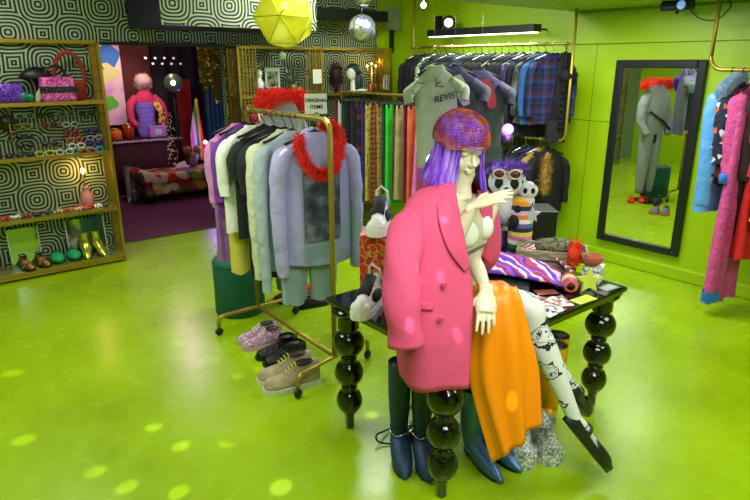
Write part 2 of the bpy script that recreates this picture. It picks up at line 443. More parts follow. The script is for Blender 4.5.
# ================================================================== MANNEQUIN
m_skin = M('mannequin_skin', 'cfc9ac', rough=0.32)
camr = Vector((cos(radians(39)), -sin(radians(39)), 0))
Bf = (camr * 0.80 - _f * 0.60).normalized()           # the way she faces
Lf = Vector((-Bf.y, Bf.x, 0))                          # towards her left
def frame(o, fwd, up=(0, 0, 1)):
    f = Vector(fwd).normalized(); x = Vector(up).cross(f) * -1; x.normalize(); z = x.cross(f)
    m = Matrix((x, f, z)).transposed().to_4x4(); m.translation = Vector(o); return m
def hand(mb, w, d, n, side, spread=1.0, curls=(14, 14, 16, 20), thumb=(0.5, 0.55), s=1.0):
    """w wrist, d finger direction, n back-of-hand normal, side towards the thumb"""
    w = Vector(w); d = Vector(d).normalized(); n = Vector(n); n = (n - d * n.dot(d)).normalized(); t = n.cross(d)
    if t.dot(Vector(side)) < 0: t = -t
    mb.tube([w - d * .03, w, w + d * .03, w + d * .065, w + d * .09], [.024 * s, .023 * s, .033 * s, .037 * s, .034 * s], 14, flat=0.45, up=t)
    for i, (off, ln) in enumerate(((.028, .074), (.0095, .083), (-.0095, .077), (-.028, .06))):
        b = w + d * (.078 - (0.006 if i == 3 else 0)) + t * off
        dd = (d + t * off * 3.2 * spread).normalized(); p = [b]; a = 0
        for k, fr in enumerate((.46, .3, .24)):
            a += radians(curls[i] * (0.6 if k == 0 else 1))
            v = dd * cos(a) - n * sin(a)
            p.append(p[-1] + v * ln * fr * s)
        limb(mb, [b - d * .02] + p, [.0095, .0092, .0085, .0075, .0055], 3, 8)
    b = w + d * .022 + t * .022
    v1 = (t * thumb[0] + d * .75 - n * .25).normalized(); v2 = (t * thumb[0] * .35 + d - n * .25).normalized()
    limb(mb, [w + d * .0 + t * .008, b, b + v1 * .04, b + v1 * .04 + v2 * .032], [.012, .0125, .0098, .006], 3, 8)
body = MB()
hips = V(452, 305, 2.62) + Vector((0, 0, .025)); waist = V(459, 266, 2.55); chest = V(459, 228, 2.50); shl = V(456, 203, 2.48); nb = V(461, 191, 2.46)
body.tube(spline([hips, waist, (waist + chest) / 2, chest, shl, nb + Vector((0, 0, .0))], 5),
          spline([.115, .088, .095, .105, .075, .045], 5), 24, flat=1.42, up=Bf)
limb(body, [nb - Vector((0, 0, .03)), nb + Vector((0, 0, .03)), V(466, 170, 2.45)], [.05, .042, .043], 4, 16)
sR = V(418, 205, 2.36); sL = V(489, 205, 2.62)
limb(body, [shl + Vector((0, 0, -.005)), sR], [.055, .045], 4, 14); limb(body, [shl + Vector((0, 0, -.005)), sL], [.055, .045], 4, 14)
eR = V(446, 256, 2.30); wR = V(473, 206, 2.25)
limb(body, [sR, (sR + eR) / 2, eR, (eR * .55 + wR * .45), wR], [.046, .041, .036, .034, .022], 5, 14)
eL = V(473, 256, 2.47); wL = V(486, 291, 2.24)
limb(body, [sL, (sL + eL) / 2, eL, (eL * .55 + wL * .45), wL], [.046, .041, .036, .033, .022], 5, 14)
hand(body, wR, V(512, 192, 2.22) - wR, Vector((0, 0, 0.9)) - _f * .3 + camr * .3, -camr + Vector((0, 0, 1)), 0.5, (5, 7, 9, 14), thumb=(1.9, .5), s=1.0)
hand(body, wL, V(486, 345, 2.11) - wL, -_f, -camr, 1.1, (3, 5, 6, 8), thumb=(.75, .5), s=1.22)
for s in (-1, 1):
    body.ell(chest + Bf * .06 + Lf * s * .07 - Vector((0, 0, .0)), (.052, .052, .055))
# head
Hc = V(461, 148, 2.47)
fd = (camr * 0.42 - _f * 0.88 + Vector((0, 0, -0.26))).normalized()
HM = frame(Hc, fd)
hd = MB()
hd.ell((0, -.01, .035), (.076, .098, .09)); hd.ell((0, .02, -.035), (.06, .075, .08)); hd.ell((0, .052, -.09), (.03, .034, .03))
hd.tube([(0, .088, .02), (0, .098, -.005), (0, .112, -.03), (0, .098, -.04)], [.006, .009, .013, .008], 8)
for s in (-1, 1):
    hd.ell((s * .03, .073, .008), (.019, .016, .011)); hd.ell((s * .033, .080, .028), (.024, .012, .007)); hd.ell((s * .010, .1, -.035), (.008, .009, .007))
    hd.ell((s * .04, .052, -.035), (.026, .03, .026)); hd.ell((s * .078, -.01, -.01), (.01, .02, .032))
hd.ell((0, .094, -.058), (.024, .011, .0065)); hd.ell((0, .091, -.069), (.02, .012, .0075))
hd.xf(HM)
body.add(hd.v, hd.f)
# legs
hA = V(458, 308, 2.66) + Vector((0, 0, .03)); kA = V(527, 306, 2.44); aA = V(575, 420, 2.38)
kB = V(524, 325, 2.52); aB = V(573, 388, 2.62)
md = tag(ob('seated_mannequin', body, m_skin, remesh=0.0035), 'seated pale mannequin with crossed legs and one hand raised on the black table corner', 'mannequin')
m_tights = M('printed_tights', 'd6dbd8', rough=0.7, kind='noise', cols=['d6dbd8'], scale=8)
nt = m_tights.node_tree; rp = [n for n in nt.nodes if n.type == 'VALTORGB'][0]; rp.color_ramp.interpolation = 'CONSTANT'
for p, c in ((0.0, 'd6dbd8'), (0.545, '14181c'), (0.575, 'd6dbd8'), (0.61, '14181c'), (0.625, 'd6dbd8'), (0.68, '30383c'), (0.70, 'c0c6c4')):
    if p == 0: rp.color_ramp.elements[0].position = 0; continue
    e = rp.color_ramp.elements.new(p); e.color = lin(c)
tg = MB()
limb(tg, [hA, hA.lerp(kA, .5), kA, kA.lerp(aA, .18), kA.lerp(aA, .4), kA.lerp(aA, .75), aA], [.088, .078, .062, .055, .056, .04, .032], 6, 18)
hB = V(446, 312, 2.52) + Vector((0, 0, .02))
limb(tg, [hB, hB.lerp(kB, .5), kB, kB.lerp(aB, .2), kB.lerp(aB, .4), kB.lerp(aB, .75), aB], [.088, .078, .06, .053, .05, .037, .03], 6, 18)
def footpts(a, toe): return [a + Vector((0, 0, .0)), a.lerp(toe, .2) + Vector((0, 0, .012)), a.lerp(toe, .5) + Vector((0, 0, .0)), a.lerp(toe, .8) - Vector((0, 0, .012))]
toeA = V(610, 464, 2.43); toeB = V(586, 408, 2.75)
limb(tg, footpts(aA, toeA), [.03, .028, .023, .012], 5, 14); limb(tg, footpts(aB, toeB), [.03, .028, .023, .012], 5, 14)
tag(ob('printed_tights', tg, m_tights, remesh=0.005), 'white tights with black sketched motifs on the crossed mannequin legs', 'tights')
def pump(a, toe, label):
    sh = MB(); up = Vector((0, 0, 1)); d = (toe - a); side = d.cross(up).normalized(); n = side.cross(d).normalized()
    if n.z < 0: n = -n
    heel = a - d * .14 - n * .032
    ctr = [(0, .026, 0), (.08, .034, .0), (.3, .036, .0), (.55, .037, .0), (.8, .043, .0), (1.0, .036, .0), (1.12, .012, 0)]
    L = d.length
    R0 = []; R1 = []; R2 = []; R3 = []
    outline = []
    N = 26
    for k in range(N):
        u = 2 * pi * k / N
        t = 0.5 - 0.5 * cos(u)
        # widths
        ts = [0, .1, .3, .5, .75, .92, 1.0]; ws = [.004, .028, .030, .032, .041, .030, .004]
        for q in range(6):
            if ts[q] <= t <= ts[q + 1]:
                f = (t - ts[q]) / (ts[q + 1] - ts[q]); w = ws[q] * (1 - f) + ws[q + 1] * f; break
        sg = 1 if u < pi else -1
        w = max(w, .022 * sqrt(max(0, min(1, t * 12)) * max(0, min(1, (1 - t) * 12))))
        base = heel + d * (1.2 * t) + side * sg * w * 1.35
        hh = .05 - .03 * min(1, t * 1.4) if t < .62 else .032 + .006 * (1 - t)
        R0.append(base); R1.append(base + n * hh * .6 + side * sg * .003); R2.append(base + n * hh - side * sg * .004)
        R3.append(base + n * (hh - .012) - side * sg * w * .0)
    sh.rings([[p - n * .008 for p in R0], R0, R1, R2], (True, False))
    # vamp over the toes
    rows = []
    for t in (.60, .70, .82, .94, 1.06, 1.17):
        w = {.60: .046, .70: .052, .82: .053, .94: .048, 1.06: .034, 1.17: .008}[t]
        c = heel + d * (1.2 * (t / 1.16) ) ; h = .056 if t < .9 else .056 - (t - .9) * .13
        rows.append([c + side * w + n * .018, c + side * w * .8 + n * (h - .006), c + n * h, c - side * w * .8 + n * (h - .006), c - side * w + n * .018])
    patch(rows, 4, 3, mb=sh)
    o = tag(ob('ballet_shoe', sh, M('black_shoe_leather', '101418', rough=0.45), solid=.003), label, 'shoe')
    c = heel + d * .38
    st = MB().tube(spline([c + side * .034 + n * .02, c + side * .03 + n * .055, c + n * .074, c - side * .03 + n * .055, c - side * .034 + n * .02], 4), .005, 6, flat=2.2, up=n)
    ob('ankle_strap', st, M('black_shoe_leather', ''), o)
    ob('toe_motif', MB().tube([heel + d * 1.02 + n * .045 + side * .014 * cos(q * pi / 4) + d.normalized() * .014 * sin(q * pi / 4) for q in range(9)], .0012, 5), M('toe_thread', '8a9094'), o)
pump(aA - Vector((0, 0, .0)), toeA, 'black strapped ballet shoe on the nearer crossed foot')
pump(aB, toeB, 'black strapped ballet shoe on the foot beside the table leg')
# bra
mw = M('white_satin', 'e9efe6', rough=0.4)
br = MB()
for s in (-1, 1):
    br.ell(chest + Bf * .068 + Lf * s * .07 - Vector((0, 0, .0)), (.056, .056, .060))
o = tag(ob('white_bralette', br, mw), 'white bralette with grey trim on the mannequin chest', 'bra')
ob('trim', MB().tube(spline([chest + Bf * .118 * cos(a) + Lf * .145 * sin(a) + Vector((0, 0, -.07 + .012 * cos(3 * a))) for a in [radians(q) for q in range(-70, 51, 20)]], 3), .005, 6, flat=2), M('grey_trim', '50585a', rough=.5), o)
# ------------------------------------------------------------------ blazer
m_pink = cloth('pink_wool', 'd04a74', rough=0.8, bump=0.35, bscale=7)
jk = MB()
def VR(rows): return [[V(*p) for p in r] for r in rows]
front = VR([
 [(454, 184, 2.37), (449, 183, 2.37), (444, 185, 2.42), (446, 182, 2.50)],
 [(456, 203, 2.30), (438, 199, 2.27), (417, 194, 2.33), (418, 192, 2.46)],
 [(462, 233, 2.24), (440, 230, 2.18), (404, 222, 2.24), (402, 216, 2.44)],
 [(469, 266, 2.24), (443, 268, 2.15), (408, 262, 2.17), (397, 256, 2.36)],
 [(472, 305, 2.20), (443, 305, 2.12), (406, 302, 2.13), (398, 300, 2.28)],
 [(470, 345, 2.16), (442, 345, 2.09), (404, 343, 2.11), (396, 335, 2.22)],
 [(468, 388, 2.13), (442, 391, 2.08), (412, 390, 2.10), (400, 372, 2.18)]])
patch(front, 7, 5, wrinkle=.006, freq=2.2, mb=jk)
back = VR([
 [(446, 182, 2.50), (458, 180, 2.56), (474, 182, 2.57), (481, 187, 2.52), (481, 192, 2.48)],
 [(418, 192, 2.46), (450, 191, 2.62), (480, 192, 2.70), (493, 198, 2.68), (488, 206, 2.58)],
 [(402, 216, 2.44), (440, 218, 2.68), (482, 215, 2.78), (500, 226, 2.70), (484, 238, 2.57)],
 [(397, 256, 2.36), (440, 256, 2.70), (480, 256, 2.78), (499, 255, 2.70), (484, 262, 2.60)],
 [(398, 290, 2.34), (435, 282, 2.70), (470, 276, 2.78), (490, 270, 2.74), (481, 268, 2.66)]])
patch(back, 6, 5, wrinkle=.005, freq=2.5, mb=jk)
jo = tag(ob('pink_blazer', jk, m_pink, solid=.005), 'long pink blazer draped over the seated mannequin with empty sleeve', 'blazer')
slv = MB()
slp = [V(424, 210, 2.34), V(410, 226, 2.24), V(402, 260, 2.14), V(402, 300, 2.07), V(406, 346, 2.04)]
limb(slv, slp, [.045, .07, .071, .068, .064], 8, 22, flat=.78, up=camr, caps=(True, False))
for i, v in enumerate(slv.v):
    z = v[2]; k = .005 * sin(z * 38 + 3 * sin(atan2(v[1] - 1.6, v[0] - 1.55) * 2)); slv.v[i] = (v[0] + k, v[1] - k * .6, z)
ob('sleeve', slv, m_pink, jo, solid=.003)
lap = patch(VR([
 [(455, 185, 2.355), (447, 183, 2.35), (437, 187, 2.35)],
 [(457, 202, 2.285), (448, 202, 2.25), (437, 204, 2.25)],
 [(461, 221, 2.25), (452, 224, 2.20), (440, 226, 2.17)],
 [(465, 243, 2.225), (459, 248, 2.185), (449, 251, 2.16)],
 [(470, 267, 2.225), (468, 269, 2.21), (465, 272, 2.20)]]), 5, 6)
ob('lapel', lap, m_pink, jo, solid=.006)
ob('lapel', patch(VR([
 [(478, 190, 2.47), (486, 192, 2.52), (490, 198, 2.55)], [(481, 212, 2.47), (489, 214, 2.52), (494, 220, 2.58)],
 [(480, 235, 2.49), (488, 240, 2.52), (494, 246, 2.58)], [(482, 256, 2.53), (486, 260, 2.55), (490, 264, 2.6)]]), 5, 6), m_pink, jo, solid=.006)
ob('pocket_flap', patch(VR([[(433, 303, 2.105), (424, 302, 2.10), (415, 301, 2.10)], [(433, 311, 2.10), (424, 310, 2.095), (415, 309, 2.10)]]), 3, 3), m_pink, jo, solid=.004)
m_btn = M('pink_button', 'c23a60', rough=0.25)
for bx, by, bd in ((444, 285, 2.115), (441, 319, 2.085)):
    c = V(bx, by, bd); ob('button', MB().lathe([(.011, -.003), (.012, 0), (.011, .003), (.006, .002)], c, 16, axis=-_f + Vector((0, 0, .2))), m_btn, jo)
# ------------------------------------------------------------------ orange skirt
m_or = cloth('orange_satin', 'f08c00', rough=0.45, bump=0.1, bscale=200)
sk = MB()
patch(VR([
 [(464, 283, 2.60), (482, 281, 2.58), (500, 281, 2.58), (514, 287, 2.56)],
 [(463, 300, 2.40), (482, 291, 2.32), (502, 288, 2.30), (518, 291, 2.34)],
 [(465, 330, 2.33), (483, 325, 2.24), (506, 320, 2.22), (528, 328, 2.29)],
 [(470, 375, 2.28), (486, 385, 2.19), (512, 378, 2.19), (538, 372, 2.26)],
 [(495, 461, 2.2), (506, 455, 2.14), (522, 442, 2.16), (539, 424, 2.23)]]), 14, 8, wrinkle=.016, freq=3.1, mb=sk)
tag(ob('orange_skirt', sk, m_or, solid=.003), 'orange satin skirt falling in folds over the mannequin lap', 'skirt')
# ------------------------------------------------------------------ wig and beaded cap
m_wig = M('violet_wig_hair', '8a50e0', rough=0.25, kind='noise', cols=['5a2cc0', '9a60f0', 'c8a8ff'], scale=40, stretch=(1, 1, .15))
wg = MB()
def hairpt(phi, s, k=1.0):
    """phi 0 = front, s 0 crown .. 1 hem; head-local"""
    th = s * pi * .56
    if s <= .85:
        a = sin(min(th, pi / 2)); r = (.103 * a, .118 * a)
        z = .045 + .085 * cos(min(th, pi / 2))
        if th > pi / 2: z = .045 - (th - pi / 2) * .3
    return r, z
bangs = radians(40)
def strand(phi, w, dr, hem, start=0.06):
    pts = []
    n = 12
    for i in range(n + 1):
        s = start + (1 - start) * i / n
        if s < .45:
            th = s / .45 * pi / 2; a = sin(th); z = .045 + .087 * cos(th); q = 0
        else:
            a = 1.0; f = (s - .45) / .55; z = .045 - f * (hem + .045); q = -.004 + .045 * f * f * (hem > 0)
            if hem < 0: q = -.006
        rx = (.092 + dr + q) * a; ry = (.108 + dr + q) * a
        pts.append(Vector((rx * sin(phi), ry * cos(phi) - .012, z)))
    return pts
for k in range(520):
    phi = random.uniform(-pi, pi); ap = abs(phi)
    if ap < radians(34): hem = random.uniform(-.066, -.058)
    else: hem = random.uniform(.15, .175)
    pts = strand(phi + random.uniform(-.03, .03), 0, random.uniform(-.004, .009), hem)
    for p in pts[8:]: p.x += random.uniform(-.002, .002)
    wg.tube([HM @ p for p in pts], [.0018] * 12 + [.0006], 4, flat=1.6)
rs = []
for i in range(13):
    ring = []
    for j in range(40):
        phi = -pi + 2 * pi * j / 40
        hem = .145 if abs(phi) > radians(42) else -.06
        ring.append(HM @ strand(phi, 0, -.008, hem)[i])
    rs.append(ring)
wg.rings(rs, (True, False))
tag(ob('violet_bob_wig', wg, m_wig), 'shiny violet bob wig on the seated mannequin', 'wig')
cb = MB(); bead = [(1, 0, 0), (-1, 0, 0), (0, 1, 0), (0, -1, 0), (0, 0, 1), (0, 0, -1)]
bf = [(0, 2, 4), (2, 1, 4), (1, 3, 4), (3, 0, 4), (2, 0, 5), (1, 2, 5), (3, 1, 5), (0, 3, 5)]
for i in range(1, 19):
    th = i / 18 * radians(97); n = max(8, int(86 * sin(th)))
    for j in range(n):
        phi = 2 * pi * j / n + i * .4
        sag = .006 * sin(phi * 6 + i * .3)
        p = Vector(((.112) * sin(th) * sin(phi), (.127) * sin(th) * cos(phi) - .012, .046 + .106 * cos(th) + sag * sin(th)))
        p = HM @ p; r = .0048
        cb.add([p + Vector(b) * r for b in bead], bf, 0 if (i + j // 7) % 4 else 1, False)
tag(ob('beaded_cap', cb, [M('amber_beads', 'b8541c', rough=.2, metal=.3, kind='noise', cols=['d07a2a', 'a03a20', '8a2a50'], scale=12), M('violet_beads', '9a50c8', rough=.15, metal=.3)]), 'cap of looped amber and violet beads on the violet wig', 'cap')
# ================================================================== GARMENTS ON HANGERS
def garment(name, label, cat, loc, rz, mat, kind='top', w=.44, L=.68, sl=.5, hem=None, t=.09, group=None, sr=.055, hook=True, folds=.018, seg=32, hmat=None, tilt=0.0, splay=.06, neck=.065):
    mb = MB(); ph = random.random() * 6; hem = hem or w; z0 = -.095
    def ring(cx, hw, th, z, fold, n=seg):
        r = []
        for k in range(n):
            a = 2 * pi * k / n; c = cos(a); s_ = sin(a)
            x = cx + hw * (abs(c) ** .75) * (1 if c >= 0 else -1)
            f = fold * (sin(5 * x / max(hw, .05) + ph) + .6 * sin(9 * x / max(hw, .05) + ph * 2 + z * 3))
            r.append((x, th / 2 * (abs(s_) ** .8) * (1 if s_ >= 0 else -1) + f, z + .008 * sin(3 * a + ph) * (fold > .01)))
        return r
    NS = 12
    if kind in ('top', 'dress', 'vest'):
        rs = [ring(0, neck * .8, .045, z0 + .012, 0), ring(0, neck, .055, z0, 0), ring(0, w * .25, .055, z0 - .03, 0), ring(0, w * .38, .06, z0 - .065, .002), ring(0, w * .46, t * .8, z0 - .12, .004)]
        for i in range(1, NS + 1):
            f = i / NS; hw = (w * (1 - f) + hem * f) / 2
            if kind == 'dress': hw *= 1 - .18 * sin(pi * min(1, f * 1.6))
            rs.append(ring(0, hw, t * (1 + .25 * f), z0 - .11 - (L - .11) * f, folds * f))
        mb.rings(rs, (False, False))
        if kind == 'top' and sl:
            for s in (-1, 1):
                p0 = Vector((s * (w * .36), 0, z0 - .10)); pts = [p0, p0 + Vector((s * splay * .8, -.01, -.06)), p0 + Vector((s * splay * 1.1, -.02, -sl * .5)), p0 + Vector((s * splay * (1.0 + tilt), -.035, -sl))]
                q = MB(); limb(q, pts, [sr * .9, sr * 1.15, sr, sr * .82], 5, 14, flat=.62, up=(0, 1, 0), caps=(True, False))
                for i, v in enumerate(q.v): q.v[i] = (v[0] + .004 * sin(v[2] * 55 + ph + i), v[1] + .005 * sin(v[2] * 41 + ph), v[2])
                mb.add(q.v, q.f)
    elif kind == 'pants':
        for s in (-1, 1):
            rs = []
            for i in range(NS + 1):
                f = i / NS; hw = w * .25 * (1 - f) + hem * .25 * f
                rs.append(ring(s * (w * .25 - .012 * (1 - f) + .01 * f), hw + .012 * (1 - f), t * (1 - .3 * (1 - f)), z0 - L * f, folds * f, 20))
            mb.rings(rs, (False, False))
    else:   # skirt or folded length of cloth
        rs = []
        for i in range(NS + 1):
            f = i / NS; rs.append(ring(0, (w * (1 - f) + hem * f) / 2, t * (.45 + .55 * f), z0 - L * f, folds * (.3 + f)))
        mb.rings(rs, (False, False))
    o = ob(name, mb, mat, loc=loc, rz=rz)
    tag(o, label, cat, group)
    if hook:
        hb = MB()
        hp = [(.014, 0, -.012)] + [(.021 * cos(radians(a)), 0, .021 * sin(radians(a)) - .003) for a in range(-20, 201, 30)] + [(-.012, 0, -.03), (0, 0, -.045), (0, 0, z0 + .02)]
        hb.tube(hp, .003, 6)
        if kind in ('top', 'dress', 'vest'):
            hb.tube([(-w * .42, 0, z0 - .055), (-.05, 0, z0 + .0), (0, 0, z0 + .02), (.05, 0, z0 + .0), (w * .42, 0, z0 - .055)], .009, 6)
        else:
            hb.tube([(-w * .5, 0, z0 + .008), (0, 0, z0 + .022), (w * .5, 0, z0 + .008)], .006, 6)
            for s in (-1, 1): hb.box(s * w * .42 - .012, s * w * .42 + .012, -.022, .022, z0 - .028, z0 + .012)
        ob('hanger', hb, hmat or m_hang, o)
    return o
m_lav = cloth('lavender_grey_jersey', '9a9cc0', kind='noise', cols=['84a4a0', 'a2a0cc', 'b0aee0'], scale=3)
m_red_fur = M('red_fur', 'f0301c', rough=.8)
RX, RZ = 2.0, 1.64
# ---- front rack: near end first
h1 = garment('lavender_hoodie', 'lavender grey hoodie with red feather trim and dark photo print, nearest on the front rack', 'hoodie', (RX + .02, 3.07, RZ), radians(-14), m_lav, w=.46, L=.80, sl=.76, sr=.07, t=.13, splay=.08, folds=.028)
ob('feather_trim', fur(MB(), [(-.12, -.05, -.10), (-.115, -.085, -.20), (-.05, -.11, -.30), (.03, -.12, -.32), (.10, -.10, -.25), (.135, -.06, -.13), (.12, .0, -.055), (.06, .03, -.045)], .026, 5200, .030, .0024), m_red_fur, h1)
ob('hood', MB().ell((0, .055, -.15), (.10, .05, .09)), m_lav, h1)
pr = MB(); g4 = [[(x, -.086 - .012 * cos(x * 9), z) for x in (-.11, -.05, .01, .07, .12)] for z in (-.30, -.46, -.62, -.74)]
patch(g4, 3, 3, mb=pr)
ob('chest_print', pr, M('faded_photo_print', '39464c', rough=.8, kind='noise', cols=['14181c', '3a444c', '7a8690'], scale=9), h1)
ob('hem_band', MB().rings([[(.215 * cos(a) , .08 * sin(a), z) for a in [2 * pi * k / 28 for k in range(28)]] for z in (-.84, -.905)], (False, False)), m_lav, h1)
garment('grey_joggers', 'pale blue grey joggers hanging under the lavender hoodie', 'trousers', (RX - .02, 3.14, RZ - .22), radians(-10), cloth('pale_blue_grey_jersey', '93aeb4'), 'pants', w=.36, L=.86, t=.12, hem=.34, hook=False)
garment('grey_sweatshirt', 'light blue grey sweatshirt behind the lavender hoodie', 'sweatshirt', (RX - .04, 3.22, RZ), radians(-12), cloth('blue_grey_jersey', '9fb2b8'), w=.46, L=.86, sl=.90, t=.11)
garment('cream_sweatshirt', 'cream long sleeved sweatshirt with ribbed cuffs on the front rack', 'sweatshirt', (RX - .03, 3.33, RZ), radians(-12), cloth('cream_jersey', 'c6ccaa'), w=.46, L=.78, sl=.84, t=.11, sr=.062)
t4 = garment('black_tunic', 'black long tunic with a yellow fluffy flower on the shoulder', 'top', (RX - .04, 3.45, RZ), radians(-12), cloth('black_jersey', '0c1012'), w=.43, L=.98, sl=.3, t=.09, sr=.06)
ob('yellow_flower', fur(MB().ell((-.04, -.075, -.17), (.045, .03, .04)), [(-.05, -.08, -.17), (-.03, -.08, -.17)], .03, 700, .03, .003), M('yellow_fur', 'c8c030', rough=.9), t4)
garment('black_tee', 'black short sleeved T-shirt behind the yellow flower on the front rack', 'T-shirt', (RX - .05, 3.56, RZ), radians(-10), cloth('black_jersey', ''), w=.44, L=.72, sl=.22, t=.08, sr=.065)
garment('white_tee', 'plain white T-shirt on the front rack', 'T-shirt', (RX - .07, 3.68, RZ), radians(-10), cloth('white_jersey', 'dde6d2'), w=.46, L=.70, sl=.34, t=.08, sr=.065)
garment('violet_shirt', 'violet long sleeved top between white and pink tops on the front rack', 'top', (RX - .07, 3.79, RZ), radians(-8), cloth('violet_jersey', '6a2a90'), w=.44, L=.60, sl=.4, t=.08)
garment('pink_lilac_top', 'pale pink lilac top farthest along the front rack', 'top', (RX - .07, 3.88, RZ), radians(-8), cloth('lilac_jersey', 'c884b8'), w=.45, L=.56, sl=.42, t=.08)
garment('yellow_joggers', 'pale yellow trousers hanging below the white T-shirt', 'trousers', (RX - .10, 3.74, RZ - .10), radians(-8), cloth('yellow_jersey', 'd2c84e'), 'pants', w=.30, L=.92, hook=False)
garment('lilac_joggers', 'lilac trousers hanging below the pink lilac top', 'trousers', (RX - .18, 3.83, RZ - .10), radians(-8), cloth('lilac_jersey2', '8a5a9c'), 'pants', w=.26, L=.84, hook=False)
# ---- skirts and trousers on the rack behind the blazer (near end is on the right)
RX2, RZ2 = 4.38, 1.62
sp = [
 ('magenta_trousers', 'magenta pink trousers at the near end of the skirt rack', 'trousers', 'd0246a', None),
 ('pink_skirt', 'long candy pink skirt on the skirt rack', 'skirt', 'd878c0', None),
 ('salmon_trousers', 'salmon orange trousers on the skirt rack', 'trousers', 'd8623a', None),
 ('crimson_skirt', 'dark crimson skirt between salmon and tan garments', 'skirt', '8a1c3c', None),
 ('tan_trousers', 'tan beige trousers beside the bright green ones', 'trousers', 'a89a68', None),
 ('olive_skirt', 'thin olive skirt beside the tan trousers', 'skirt', '5a6030', None),
 ('bright_green_trousers', 'bright green trousers on the skirt rack', 'trousers', '24c828', None),
 ('forest_green_skirt', 'dark forest green skirt beside the bright green trousers', 'skirt', '0e4a24', None),
 ('leopard_skirt', 'brown leopard print skirt on the skirt rack', 'skirt', '6a5020', dict(kind='leopard', cols=['201408', '8a6a34', 'b08a4a'], scale=38)),
 ('rust_check_trousers', 'rust brown checked trousers beside the leopard skirt', 'trousers', '7a3c1c', dict(kind='plaid', cols=['7a3c1c', '2a1a14', 'a86a2c'], scale=18)),
 ('mustard_trousers', 'mustard yellow patterned trousers on the skirt rack', 'trousers', 'a8922a', dict(kind='leopard', cols=['3a3010', 'a8922a', 'c0aa3a'], scale=30)),
 ('navy_denim_skirt', 'navy blue denim skirt on the skirt rack', 'skirt', '1c2a66', None),
 ('black_red_trousers', 'black trousers with red flowers on the skirt rack', 'trousers', '14121a', dict(kind='cells', cols=['14121a', '0c0c12', '7a1c2c', '101a20', '3c1c4c'], scale=22)),
 ('charcoal_trousers', 'charcoal trousers beside the black and red floral pair', 'trousers', '1a1e24', None),
 ('black_skirt', 'black skirt between charcoal trousers and dark teal ones', 'skirt', '0a0a0e', None),
 ('dark_teal_trousers', 'dark teal trousers near the far end of the skirt rack', 'trousers', '123034', None),
 ('white_skirt', 'white skirt near the far end of the skirt rack', 'skirt', 'c8ccc0', None),
 ('maroon_skirt', 'maroon skirt at the far end of the skirt rack', 'skirt', '6a1420', None)]
for i, (n_, lb, ct, c, kw) in enumerate(sp):
    y = 4.50 + i * .088
    garment(n_, lb, ct, (RX2 + random.uniform(-.01, .01), y, RZ2), radians(random.uniform(-14, 6)), cloth(n_ + '_cloth', c, **(kw or {})), 'pants' if ct == 'trousers' else 'skirt',
            w=.30 if i > 1 else .2, L=random.uniform(.98, 1.12) if i != 1 else .95, hem=random.uniform(.26, .34), t=.065, folds=.008)
# ---- dark clothes on the upper rail of the wall rail
UX, UZ = 5.27, 2.13
dk = ['080c0e', '0c1618', '08080a', '10161e', '0a161c', '0a0a0c', '14191c', '0c101c', '080e0e', '121218']
up = []
def plaidm(): return cloth('blue_red_plaid', '1c2a6a', kind='plaid', cols=['10225a', '0a1028', '163e80', '501420', '0c1434'], scale=7)
special = {
 0: ('plaid_shirt', 'blue and red plaid flannel shirt on the upper wall rail', 'shirt', plaidm()),
 1: ('denim_shirt', 'mid blue denim shirt behind the plaid flannel shirt', 'shirt', cloth('blue_denim', '2c5a9a')),
 2: ('grey_camo_jacket', 'mottled grey green jacket two places behind the plaid shirt', 'jacket', cloth('grey_camo', '46504c', kind='blotch', cols=['2a3034', '46504c', '6a7068'], scale=9)),
 4: ('violet_dark_coat', 'dark violet shiny coat on the upper wall rail', 'coat', M('dark_violet_satin', '2a1c50', rough=.4)),
 7: ('black_leather_jacket', 'black leather jacket in the middle of the upper wall rail', 'jacket', M('black_leather', '08090c', rough=.3, bump=.4, bscale=40)),
 12: ('teal_velvet_jacket', 'dark teal velvet jacket behind the violet T-shirts', 'jacket', cloth('teal_velvet', '0e4448')),
 18: ('white_green_shirt', 'white and green leaf shirt near the far end of the upper wall rail', 'shirt', cloth('leaf_print', 'b8c8b0', kind='blotch', cols=['c8d4c0', '2a5a44', 'b8c8b0'], scale=12)),
}
for i in range(22):
    y = 3.72 + i * .092
    if i in special: n_, lb, ct, m_ = special[i]; gp = None
    else:
        n_, lb, ct, gp = 'dark_jacket', 'dark jacket in the packed row on the upper wall rail', 'jacket', 'dark jackets on the upper wall rail'
        c = dk[i % 10]; m_ = cloth('dark_cloth_' + c, c)
    garment(n_, lb, ct, (UX, y, UZ), radians(random.uniform(-32, -16) if i > 3 else -40), m_, w=.46 if i > 3 else .42, L=random.uniform(.76, .92) if i > 2 else .68, sl=random.uniform(.5, .68) if i > 2 else .5, t=.08, group=gp, hmat=(m_chrome if i % 3 == 0 else m_hang))
# near-end accessories on the upper rail
garment('black_lace_dress', 'black lace dress with ruffles beside the plaid shirt', 'dress', (UX + .06, 3.62, UZ), radians(-20), cloth('black_lace', '0e0f16', bump=.8), 'dress', w=.18, L=.66, t=.10, folds=.03)
r = root('black_pompom_garland', (UX - .02, 3.56, UZ), 'string of black pompoms hanging at the near end of the upper wall rail', 'garland')
pm = MB(); pm.tube([(0, 0, .018), (0, 0, -.85)], .004, 5)
ob('string', pm, m_blk, r)
for k in range(11): ob('pompom', fur(MB().ell((0, 0, -.2 - k * .06), .02), [(0, 0, -.2 - k * .06), (0, 0, -.201 - k * .06)], .018, 120, .014, .002), cloth('black_wool', '0c0d12'), r)
r = tag(ob('black_fluffy_hat', fur(MB().ell((UX + .04, 3.55, 1.83), (.09, .08, .07)), [(UX + .02, 3.55, 1.83), (UX + .06, 3.55, 1.83)], .07, 900, .04, .003), cloth('black_wool', '')), 'round black fluffy hat hanging by the upright of the wall rail', 'hat')
